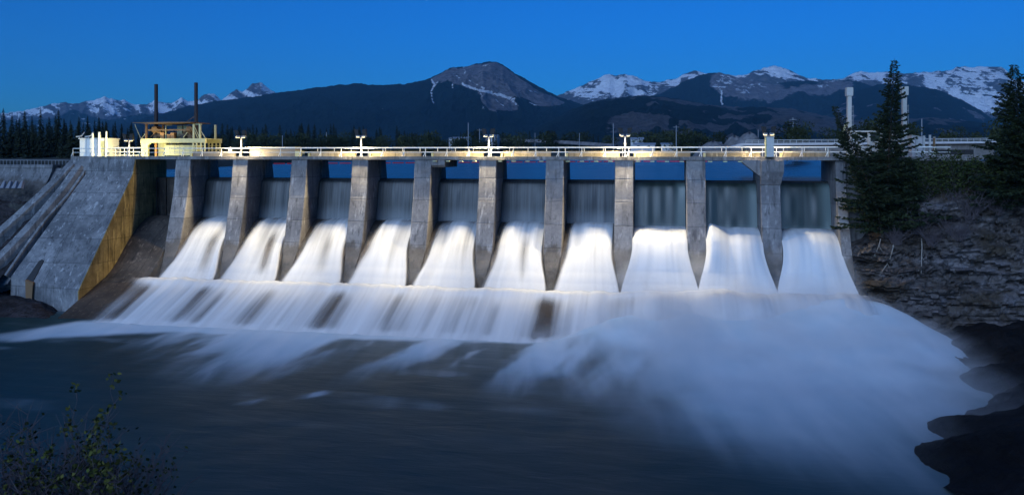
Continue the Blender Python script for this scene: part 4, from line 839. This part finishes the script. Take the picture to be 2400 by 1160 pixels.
# ================================================================== TREES AND PLANTS
def spruce(name, label, base, H, rad, nb=70, lean=(0, 0), seed=0, leafsz=.26, mat='spruce', gap=.0, side=None):
    rn = random.Random(seed); g = thing(name, label, 'tree', base); B = Vector(base)
    ax = lambda t: B + Vector((lean[0] * t ** 1.3, lean[1] * t, H * t))
    m = MB(); rad *= 1.12; nb = int(nb * 1.6); leafsz *= 1.15; prev = None; ts = [0, .15, .3, .5, .7, .85, 1]; r0 = .045 * H ** .6 * .75
    m.loft([[ax(q) + Vector((math.cos(a), math.sin(a), 0)) * max(.015, r0 * (1 - q)) for a in [i * math.pi / 4 for i in range(8)]] for q in ts])
    m.build('trunk', M['trunk'], g)
    c = MB()
    for i in range(nb):
        q = .06 + .93 * (i + rn.random()) / nb
        env = (1 - q) ** .92 * rad + .10 * rad * (1 - q) + .05; L = env * rn.uniform(.32, 1.45); az = i * 2.39996 + rn.uniform(-.5, .5)
        if side is not None and rn.random() < gap and math.cos(az - side) < 0: continue
        o = ax(q); dr = Vector((math.cos(az), math.sin(az), 0)); droop = rn.uniform(.18, .5) * (1 - q) + .02 - .35 * q
        ls_ = leafsz; leafsz_ = leafsz * (1.08 - .5 * q); ns = max(3, int(L / (leafsz_ * .36)))
        for k in range(ns):
            f = (k + rn.random()) / ns; P = o + dr * (L * f) + Vector((0, 0, -droop * L * f + .22 * L * f * f))
            wdt = leafsz_ * (1.5 - f) * (1.2 if L > .8 else .8)
            for w in range(4 if L > .7 else 3):
                sd_ = dr.cross(Vector((0, 0, 1))) * rn.uniform(-1, 1) * wdt * 1.3 * (1 - .5 * f); a = P + sd_ + Vector((0, 0, rn.uniform(-.24, .08) * wdt))
                u = (dr * rn.uniform(.4, 1.0) + sd_ * .9 / max(wdt, .01) + Vector((0, 0, rn.uniform(-.55, .25)))).normalized() * leafsz_ * rn.uniform(.7, 1.4); v = u.cross(Vector((rn.uniform(-1, 1), rn.uniform(-1, 1), rn.uniform(-.2, 1)))).normalized() * leafsz_ * rn.uniform(.16, .32)
                c.add([a - v * .6, a + u * .55 - v, a + u * 1.1, a + u * .5 + v], [(0, 1, 2, 3)])
    c.build('crown', M[mat], g, fix=False); return g
def gb(u, v, d=0): h = hit(u, v); return (h.x, h.y, h.z - .15)
def spr(label, u, vb, vt, rad, nb, seed, lf, lean_u=None, **k):
    b = gb(u, vb); d = dep(b[0], b[1]); H = (CAM.z + (VH - vt) / F * d) - b[2]; lx = 0 if lean_u is None else (lean_u - u) / F * d
    spruce('spruce', label, b, H, rad, nb, (lx * RT.x, lx * RT.y), seed, lf, **k)
spr('tallest dark spruce, rising in front of the gantry crane mast', 2078, 525, 138, 2.6, 150, 3, .30, 2097)
spr('dark spruce at the right edge of the photo', 2398, 470, 150, 3.3, 150, 5, .30, 2376)
spr('slim leaning spruce in front of the last deck railing, left of the tallest spruce', 2070, 548, 246, 2.6, 150, 9, .26, 1953, gap=.5, side=math.pi)
spr('bushy lower spruce between the tallest spruce and the cliff edge', 2135, 510, 370, 2.2, 75, 12, .28)
spr('low spruce left of the right edge spruce', 2325, 478, 372, 2.0, 70, 17, .28)
spr('spruce cut by the right border behind the edge spruce', 2440, 450, 190, 3.2, 110, 23, .3)
def shrub(name, label, base, H, W, nst, nleaf, seed, leafm='bushy', stemm='twig', lsz=.16, grp='shrubs on the cliff top', stem_r=.022, spread=1.0, up=.5):
    rn = random.Random(seed); g = thing(name, label, 'shrub', base, grp); B = Vector(base); st = MB(); lv = MB()
    tips = []
    for i in range(nst):
        az = rn.uniform(0, 6.283); ln = H * rn.uniform(.55, 1.05); k = rn.uniform(.1, 1) ** .7; dv = Vector((math.cos(az) * W * k * spread, math.sin(az) * W * k * spread, ln))
        p = B + Vector((math.cos(az), math.sin(az), 0)) * .2 * W * rn.random(); r = stem_r * rn.uniform(.7, 1.3); nsg = 6
        for s in range(nsg):
            f = (s + 1) / nsg; q = B + dv * f + Vector((rn.uniform(-1, 1), rn.uniform(-1, 1), rn.uniform(-.3, .3))) * .07 * H
            q = p + (q - p) if s else p + dv / nsg
            st.bar(p, q, r * (1 - .8 * s / nsg), 5 if stem_r > .02 else 4, r * (1 - .8 * (s + 1) / nsg))
            if s >= 1:
                for b in range(2):
                    w = q + Vector((rn.uniform(-1, 1), rn.uniform(-1, 1), rn.uniform(up - .4, up + .6))).normalized() * H * rn.uniform(.06, .2); st.bar(q, w, r * .4, 4, r * .12); tips.append((q, w))
            p = q
        tips.append((p, p))
    for i in range(nleaf):
        a, b = rn.choice(tips); p = a.lerp(b, rn.random() * 1.1) + Vector((rn.gauss(0, 1), rn.gauss(0, 1), rn.gauss(0, 1))) * lsz * .7
        u = Vector((rn.uniform(-1, 1), rn.uniform(-1, 1), rn.uniform(-.3, 1))).normalized() * lsz * rn.uniform(.6, 1.3); v = u.cross(Vector((rn.uniform(-1, 1), rn.uniform(-1, 1), rn.uniform(-1, 1)))).normalized() * lsz * rn.uniform(.3, .55)
        lv.add([p, p + u * .5 - v, p + u, p + u * .5 + v], [(0, 1, 2, 3)])
    st.build('stems', M[stemm], g, fix=False)
    if nleaf: lv.build('leaves', M[leafm], g, fix=False)
    return g
for i, (u, v, d, H, Wd, nl, wd) in enumerate(((2180, 470, 72.5, 3.2, 1.6, 1200, 'green leafy shrub just right of the bushy low spruce'), (2232, 468, 74, 3.8, 1.9, 1600, 'rounded green shrub below the flume opening'), (2285, 462, 73.5, 3.4, 1.7, 1300, 'green shrub left of the low spruce near the right edge'),
                                          (2255, 450, 77, 2.6, 2.2, 1200, 'shrub at the deck level right of the gate posts'), (2384, 470, 67, 7.4, 1.7, 2200, 'bright green young tree overlapping the right edge spruce'), (2150, 440, 77, 2.6, 1.6, 900, 'shrub close behind the tallest spruce'), (2040, 520, 75, 2.0, 1.4, 400, 'shrub against the concrete abutment under the leaning spruce'), (2350, 470, 70, 3.0, 1.8, 1300, 'leafy shrub under the left boughs of the right edge spruce'), (2302, 440, 70, 2.6, 1.7, 1100, 'leafy shrub below the right end of the flume'), (2205, 430, 70, 2.8, 1.7, 1200, 'leafy shrub under the gate posts'))):
    shrub('shrub', wd, gb(u, v, d), H, Wd, 22, nl, 40 + i, lsz=.2)
for i, (u, v, d, H, Wd, wd) in enumerate(((2150, 545, 72.2, 2.4, 2.0, 'bare purple-grey twiggy bush on the cliff brink under the tallest spruce'), (2215, 520, 71.8, 3.0, 2.2, 'large bare twiggy bush in the middle of the cliff brink'), (2275, 510, 71.8, 2.6, 2.0, 'bare twiggy bush on the brink below the low spruce'), (2335, 500, 71, 2.4, 1.9, 'bare twiggy bush on the brink below the right edge spruce'), (2100, 570, 73, 1.8, 1.6, 'small bare bush on the brink above the hanging root'), (2245, 560, 71.2, 2.0, 1.7, 'bare bush hanging lowest on the cliff below the large twiggy one'), (2185, 575, 71.5, 1.8, 1.5, 'small bare bush on the cliff face left of the lowest one'), (2395, 480, 70, 2.4, 1.8, 'bare bush on the brink at the right border'))):
    shrub('bare_bush', wd, gb(u, v, d), H, Wd, 60, 0, 60 + i, lsz=.1, stem_r=.026, grp='bare bushes on the cliff brink')
# hanging roots on the cliff
def hang(label, pts, r, d=71.0):
    g = MB(); P = [hit(u, v) - ray(u, v).normalized() * .12 for u, v in pts]
    for a, b in zip(P[:-1], P[1:]): g.bar(a, b, r, 6, r * .75); r *= .85
    a = P[-2]; g.bar(a, a + Vector((-.25, .1, -.55)), r * .8, 5, r * .3); g.bar(P[-3], P[-3] + Vector((.3, 0, -.6)), r * .8, 5, r * .3)
    tag(g.build('hanging_root', M['root']), label, 'root', 'roots hanging down the cliff')
hang('pale forked root hanging lowest on the cliff below the leaning spruce', [(2094, 575), (2090, 592), (2086, 606), (2080, 618), (2070, 632), (2062, 640)], .07, 70.2)
hang('straight pale root hanging in the middle of the cliff', [(2160, 560), (2161, 580), (2160, 600), (2160, 622), (2159, 640)], .05, 69.6)
hang('short pale root hanging nearest the concrete abutment', [(2064, 560), (2060, 575), (2055, 588), (2050, 600)], .05, 71.5)
# foreground shrubs at lower left, on the near bank
def fg(u, v, d): return tuple(at_d(u, v, d))
def leafy_sapling(label, u, d, vt, seed, nleaf, lean=0):
    rn = random.Random(seed); b = Vector(at_d(u, 1330, d)); tip = Vector(at_d(u + lean, vt, d)); g = thing('sapling', label, 'shrub', tuple(b), 'young leafy shrubs on the near bank'); st = MB(); lv = MB(); p = b; n = 14; r = .016; pts = [b]
    for s in range(n):
        q = b.lerp(tip, (s + 1) / n) + Vector((rn.uniform(-1, 1), rn.uniform(-1, 1), 0)) * .045 * (1 if s < n - 1 else 0); st.bar(p, q, r, 6, r * .86); r *= .86; p = q; pts.append(q)
    tw = []
    for s in range(4, n):
        for k in range(2 if s < n - 2 else 1):
            a = pts[s]; w = a + Vector((rn.uniform(-1, 1), rn.uniform(-.6, .6), rn.uniform(.2, 1.1))).normalized() * rn.uniform(.12, .42) * (1.25 - s / n); st.bar(a, w, .005, 4, .002); tw.append((a, w))
    tw.append((pts[-2], pts[-1]))
    for i in range(nleaf):
        a, w = rn.choice(tw); c = w if rn.random() < .7 else a.lerp(w, rn.uniform(.4, 1)); c = c + Vector((rn.gauss(0, .02), rn.gauss(0, .02), rn.gauss(0, .02)))
        U_ = Vector((rn.uniform(-1, 1), rn.uniform(-1, 1), rn.uniform(-.2, 1))).normalized() * rn.uniform(.035, .07); V_ = U_.cross(Vector((rn.uniform(-1, 1), rn.uniform(-1, 1), rn.uniform(-1, 1)))).normalized() * rn.uniform(.014, .026)
        lv.add([c, c + U_ * .45 - V_, c + U_, c + U_ * .45 + V_], [(0, 1, 2, 3)])
    st.build('stems', M['twig'], g, fix=False); lv.build('leaves', M['shrub'], g, fix=False)
leafy_sapling('tallest leafy sapling in the lower left corner', 232, 9.0, 882, 1, 150, 34)
leafy_sapling('thin sapling left of the tallest one, topped with a leaf tuft', 172, 8.6, 908, 2, 110, 6)
leafy_sapling('sapling with yellow-green leaves below the tallest one', 205, 8.8, 985, 3, 170, 20)
leafy_sapling('low leafy sapling right of the tallest one', 262, 8.4, 1045, 4, 150, 22)
leafy_sapling('low leafy sapling in front of the tallest one', 215, 8.0, 1062, 6, 170, 4)
leafy_sapling('low sapling near the bottom left corner', 60, 8.4, 1030, 7, 120, -6)
leafy_sapling('low sapling left of the topped thin one', 110, 8.2, 1060, 8, 140, 10)
for i, (u, vt, W_, wd) in enumerate(((20, 1010, 1.1, 'dense dark shrub in the bottom left corner'), (110, 1040, 1.0, 'dark shrub under the thin sapling'), (210, 1075, .9, 'dark shrub at the foot of the tallest sapling'), (300, 1100, .8, 'dark shrub right of the saplings'))):
    b = Vector(at_d(u, 1370, 8.8)); H = (Vector(at_d(u, vt, 8.8)) - b).z; shrub('bank_shrub', wd, tuple(b), H, W_ * .8, 95, 560, 90 + i, 'bushy', 'twig', .05, 'dark shrubs on the near bank', .011, up=.6)
rn = random.Random(5)
for i, (u, vt, ln, wd) in enumerate(((330, 1035, 60, 'bare branching twig leaning right at the bottom, right of the saplings'), (300, 1070, 30, 'shorter bare twig beside the leaning one'))):
    b = Vector(at_d(u - 40, 1280, 9)); g = MB(); tip = Vector(at_d(u + ln, vt, 9)); p = b; r = .013
    for s in range(12):
        q = b.lerp(tip, (s + 1) / 12) + Vector((rn.uniform(-1, 1), 0, rn.uniform(-1, 1))) * .03; g.bar(p, q, r, 5, r * .85); r *= .87
        for k in range(3): w = q + Vector((rn.uniform(-.6, .8), rn.uniform(-.4, .4), rn.uniform(.3, 1))).normalized() * rn.uniform(.12, .4) * (1.2 - s / 12); g.bar(q, w, .0045, 4, .0018); w2 = q.lerp(w, .6); g.bar(w2, w2 + Vector((rn.uniform(-.5, .7), 0, rn.uniform(.2, .6))).normalized() * .12, .003, 4, .001)
        p = q
    tag(g.build('bare_twig', M['twig'], fix=False), wd, 'twig', 'bare twigs on the near bank')
# ------------------------------------------------------------------ far woods: every tree its own object
def far_conifer(seed, slim):
    rn = random.Random(seed); m = MB(); m.bar((0, 0, 0), (0, 0, 1), .012, 5, .002); n = 150
    for i in range(n):
        q = .08 + .9 * i / n; L = slim * (1 - q) ** .8 * rn.uniform(.5, 1.2) + .012; az = i * 2.4 + rn.random(); dr = Vector((math.cos(az), math.sin(az), 0)); o = Vector((0, 0, q)); sd_ = dr.cross(UP) * L * rn.uniform(.22, .4)
        e = o + dr * L + Vector((0, 0, -L * rn.uniform(.1, .7))); m.add([o + Vector((0, 0, .02)), e * 1.0 + sd_ - dr * L * .3, e, e - sd_ - dr * L * .3], [(0, 1, 2, 3)])
    return m
def far_round(seed):
    rn = random.Random(seed); m = MB(); m.bar((0, 0, 0), (0, 0, .6), .016, 5, .006); cl = [(Vector((rn.gauss(0, .11), rn.gauss(0, .11), rn.uniform(.35, .84))), rn.uniform(.14, .23)) for _ in range(11)]
    for c, r in cl: m.bar((0, 0, c.z * .5), tuple(c), .012, 4, .005)
    for i in range(520):
        c, r = rn.choice(cl); d_ = Vector((rn.gauss(0, 1), rn.gauss(0, 1), rn.gauss(0, 1))).normalized() * r * rn.uniform(.5, 1.08); p = c + d_; u = Vector((rn.uniform(-1, 1), rn.uniform(-1, 1), rn.uniform(-1, 1))).normalized() * rn.uniform(.02, .05); v = u.orthogonal().normalized() * rn.uniform(.015, .03)
        m.add([p - u, p + v, p + u, p - v], [(0, 1, 2, 3)])
    return m
protoC = [far_conifer(i, s).build('conifer', M['farspruce'], fix=False) for i, s in enumerate((.13, .16, .19, .15))]
protoR = [far_round(50 + i).build('broadleaf_tree', M['fargreen'], fix=False) for i in range(3)]
used = {}
def plant(proto, u, d, H, label, group, w=1.0, zb=14.2):
    o = proto if proto.name not in used else proto.copy()
    if proto.name in used: COL.objects.link(o)
    used[proto.name] = 1
    p = at_d(u, VH, d); o.location = (p.x, p.y, zb); o.scale = (H * w, H * w, H); o.rotation_euler = (0, 0, random.uniform(0, 6.28)); tag(o, label, 'tree', group)
random.seed(11)
lf_l = 'dark conifer in the dense wood behind the left end of the dam'
tops = [(8, 252), (28, 268), (58, 258), (95, 255), (75, 270), (45, 275), (115, 272), (130, 268), (150, 276), (137, 256), (185, 272), (165, 280), (205, 270), (232, 272), (222, 280), (248, 282), (270, 282), (195, 285), (308, 285), (285, 288)]
for u, v in tops:
    d = random.uniform(150, 190); plant(random.choice(protoC), u, d, (VH - v) / F * d + 2.4, 'tall conifer standing above the dense wood at left', 'tall conifers at the left')
for i in range(95):
    u = random.uniform(-160, 345); d = random.uniform(130, 230); v = random.uniform(280, 312) if u < 270 else random.uniform(292, 318); plant(random.choice(protoC), u, d, (VH - v) / F * d + 2.4, lf_l, 'conifers of the left wood', random.uniform(1, 1.4))
for i in range(70):
    u = random.uniform(340, 1010); d = random.uniform(430, 560); v = random.uniform(286, 304) + max(0, u - 850) * .08; plant(random.choice(protoC), u, d, (VH - v) / F * d + 2.4, 'far dark conifer on the shore behind the deck, left of centre', 'far conifers left of centre', random.uniform(1, 1.5))
for i in range(40):
    u = random.uniform(480, 1100); d = random.uniform(385, 430); v = random.uniform(308, 326); plant(random.choice(protoR), u, d, (VH - v) / F * d + 2.4, 'rounded broadleaf tree on the far shore left of centre', 'far broadleaf trees left of centre', random.uniform(1, 1.5))
for i in range(62):
    u = random.uniform(980, 1760); d = random.uniform(520, 780); v = random.uniform(306, 322); plant(random.choice(protoC if i % 3 else protoR), u, d, (VH - v) / F * d + 3, 'far dark tree beyond the reservoir right of centre', 'far trees right of centre', random.uniform(1, 1.6), 15)
for u, v, d in ((1190, 312, 400), (1230, 308, 410), (1215, 318, 395), (1600, 300, 380), (1625, 306, 375), (1585, 308, 390), (1650, 312, 380), (690, 306, 400), (715, 312, 395), (1130, 322, 400), (1010, 312, 410), (1660, 318, 380), (1510, 318, 420)): plant(random.choice(protoR), u, d, (VH - v) / F * d + 2.4, 'large rounded broadleaf tree on the far shore', 'large rounded far trees', 1.25)
for i in range(36):
    u = random.uniform(1800, 2420); d = random.uniform(190, 300); v = random.uniform(288, 314) if i % 3 else random.uniform(272, 292); plant(random.choice(protoR if i % 4 else protoC), u, d, (VH - v) / F * d + 2.2, 'tree behind the flume and gantry crane', 'trees behind the flume', random.uniform(.8, 1.1), 14.6)
# far-off forest carpet reading as one mass
rs = np.random.RandomState(4); m = MB()
for i in range(2600):
    u = rs.uniform(-250, 2500); d = rs.uniform(620, 2600); p = at_d(u, VH, d); H = rs.uniform(6, 13); z = 15 + 7 * sst(400, 2500, d); r = H * .24; a = rs.uniform(0, 3)
    m.add([(p.x + r * math.cos(a), p.y + r * math.sin(a), z), (p.x + r * math.cos(a + 2.1), p.y + r * math.sin(a + 2.1), z), (p.x + r * math.cos(a + 4.2), p.y + r * math.sin(a + 4.2), z), (p.x, p.y, z + H)], [(0, 1, 3), (1, 2, 3), (2, 0, 3)])
tag(m.build('distant_forest', M['farspruce'], fix=False), 'far dark forest covering the valley floor below the mountains', 'forest', kind='stuff')
# ------------------------------------------------------------------ utility poles, gravel heap, buildings across the lake
for u, vt, d, arm, wd in ((765, 310, 400, 0, 'utility pole across the lake between the grey box and the second floodlight'), (1097.5, 288, 330, 0, 'tall thin pole left of the middle floodlight'), (1124, 302, 420, 1, 'short utility pole just left of the middle floodlight'), (1254, 312, 420, 0, 'short pole right of the middle floodlight'), (1358, 312, 450, 0, 'small far pole midway between middle floodlight and the next one'),
                       (1437.5, 290, 330, 0, 'tall thin pole left of the floodlight nearest the gravel heap'), (1585, 294, 330, 1, 'tall pole right of the floodlight nearest the gravel heap'), (1777, 304, 400, 0, 'pole in front of the gravel heap'), (1858.5, 276, 300, 2, 'utility pole with two crossarms right of the box tower'), (2160.5, 279, 260, 0, 'thin pole right of the tallest spruce'), (662, 318, 380, 0, 'small pole above the grey box')):
    p = at_d(u, VH, d); zt = CAM.z + (VH - vt) / F * d; g = thing('utility_pole', wd, 'pole', (p.x, p.y, 14.2), 'utility poles across the lake')
    MB().bar((p.x, p.y, 14.2), (p.x, p.y, zt), .24, 6, .17).build('mast', M['grey'], g)
    for k in range(arm): MB().box(p.x - 1.3, p.x + 1.3, p.y - .14, p.y + .14, zt - .9 - k * 1.6, zt - .75 - k * 1.6).build('crossarm', M['grey'], g)
t = NT('gravel'); p = t.pos(); M['gravel'] = t.done(t.bsdf(t.mix(t.ss(t.noise(p, .25, 7, .7), .35, .7), (.11, .105, .105), (.22, .21, .21)), .95, .1))
def heap(u, v0, d, w, label):
    c = at_d(u, VH, d); H = (VH - v0) / F * d + 2.6; n = 28; rr = []
    for j in range(9):
        q = j / 8; rr.append([(c.x + math.cos(a) * w * (1 - q) ** .62 * (1 + .12 * math.sin(3 * a + u)), c.y + math.sin(a) * w * (1 - q) ** .62 * (1 + .12 * math.sin(2 * a)), 14 + H * (1 - (1 - q) ** 1.1) * (1 + .04 * math.sin(5 * a))) for a in [2 * math.pi * i / n for i in range(n)]])
    tag(MB().loft(rr).build('gravel_heap', M['gravel'], smooth=True), label, 'gravel heap', 'gravel heaps across the lake')
heap(1757, 310, 330, 9.5, 'tall pale gravel heap left of the box tower'); heap(1722, 318, 345, 8, 'lower gravel heap left of the tall one'); heap(1672, 331, 330, 10, 'flat gravel heap farthest left')
def house(u0, u1, v0, v1, d, label, wallm='flume', roofm='grey'):
    a = at_d(u0, VH, d); b = at_d(u1, VH, d); z0 = 14; z1 = CAM.z + (VH - (v0 + .45 * (v1 - v0))) / F * d; z2 = CAM.z + (VH - v0) / F * d; g = thing('far_building', label, 'building', (a.x, a.y, z0), 'low buildings across the lake')
    MB().box(a.x, b.x, a.y, a.y + 9, z0, z1).build('wall', M[wallm], g); MB().prism([(a.y - .4, z1 + .01), (a.y + 4.5, z2), (a.y + 9.4, z1 + .01)], a.x - .4, b.x + .4, 'x').build('roof', M[roofm], g)
    m = MB(); n = max(2, int((b.x - a.x) / 4))
    for q in range(n): xx = a.x + (q + .3) * (b.x - a.x) / n; MB().box(xx, xx + 1.3, a.y - .05, a.y - .01, z1 - 1.6, z1 - .5).build('window', M['glass'], g)
for r in ((1052, 1098, 321, 330, 420, 'long low pale building left of the tall thin pole'), (1478, 1508, 322, 334, 450, 'low pale building just right of the floodlight nearest the gravel heap'), (1486, 1535, 335, 345, 400, 'low white building behind the deck left of the tall pole'), (1550, 1584, 335, 343, 400, 'long low white building left of the big broadleaf trees'), (1640, 1690, 333, 344, 395, 'low white roofed building left of the flat gravel heap'), (1150, 1166, 316, 322, 600, 'small far building right of the middle floodlight')): house(*r)
# road bank across the lake
m = MB(); pts = [(1140, 324, 640), (1200, 325.5, 600), (1280, 328, 560), (1340, 331, 520), (1400, 335, 480), (1440, 338, 450)]
L1 = [Vector(at_d(u, v, d)) for u, v, d in pts]; m.loft([[p + Vector((0, -5, -2.2)), p + Vector((0, -1.5, 0)), p + Vector((0, 5, .1)), p + Vector((0, 9, -2.5))] for p in L1])
struct(m.build('road', M['gravel']))
# embankment road railing at far left
g = thing('railing', 'thin dark railing along the top of the low side weir at far left', 'railing', (X(80, 0.5), .5, 15.35)); m = MB()
for q in range(26): xx = X(-40, .5) + q * (X(163, .5) - X(-40, .5)) / 25; MB().bar((xx, .5, 15.35), (xx, .5, 15.9), .03, 5).build('post', M['grey'], g)
MB().bar((X(-40, .5), .5, 15.88), (X(163, .5), .5, 15.88), .035, 5).build('top_rail', M['grey'], g)
# ------------------------------------------------------------------ air
HAZE = True
if HAZE:
    t = NT('haze_air'); v = t.t.nodes.new('ShaderNodeVolumePrincipled'); v.inputs['Color'].default_value = (.25, .66, 1.0, 1); v.inputs['Density'].default_value = 3.8e-5; v.inputs['Anisotropy'].default_value = 0
    t.L(v.outputs[0], t.out.inputs['Volume'])
    h = MB().box(-9500, 9500, -140, 12500, -4, 1500).build('haze', t.m); tag(h, kind='stuff')
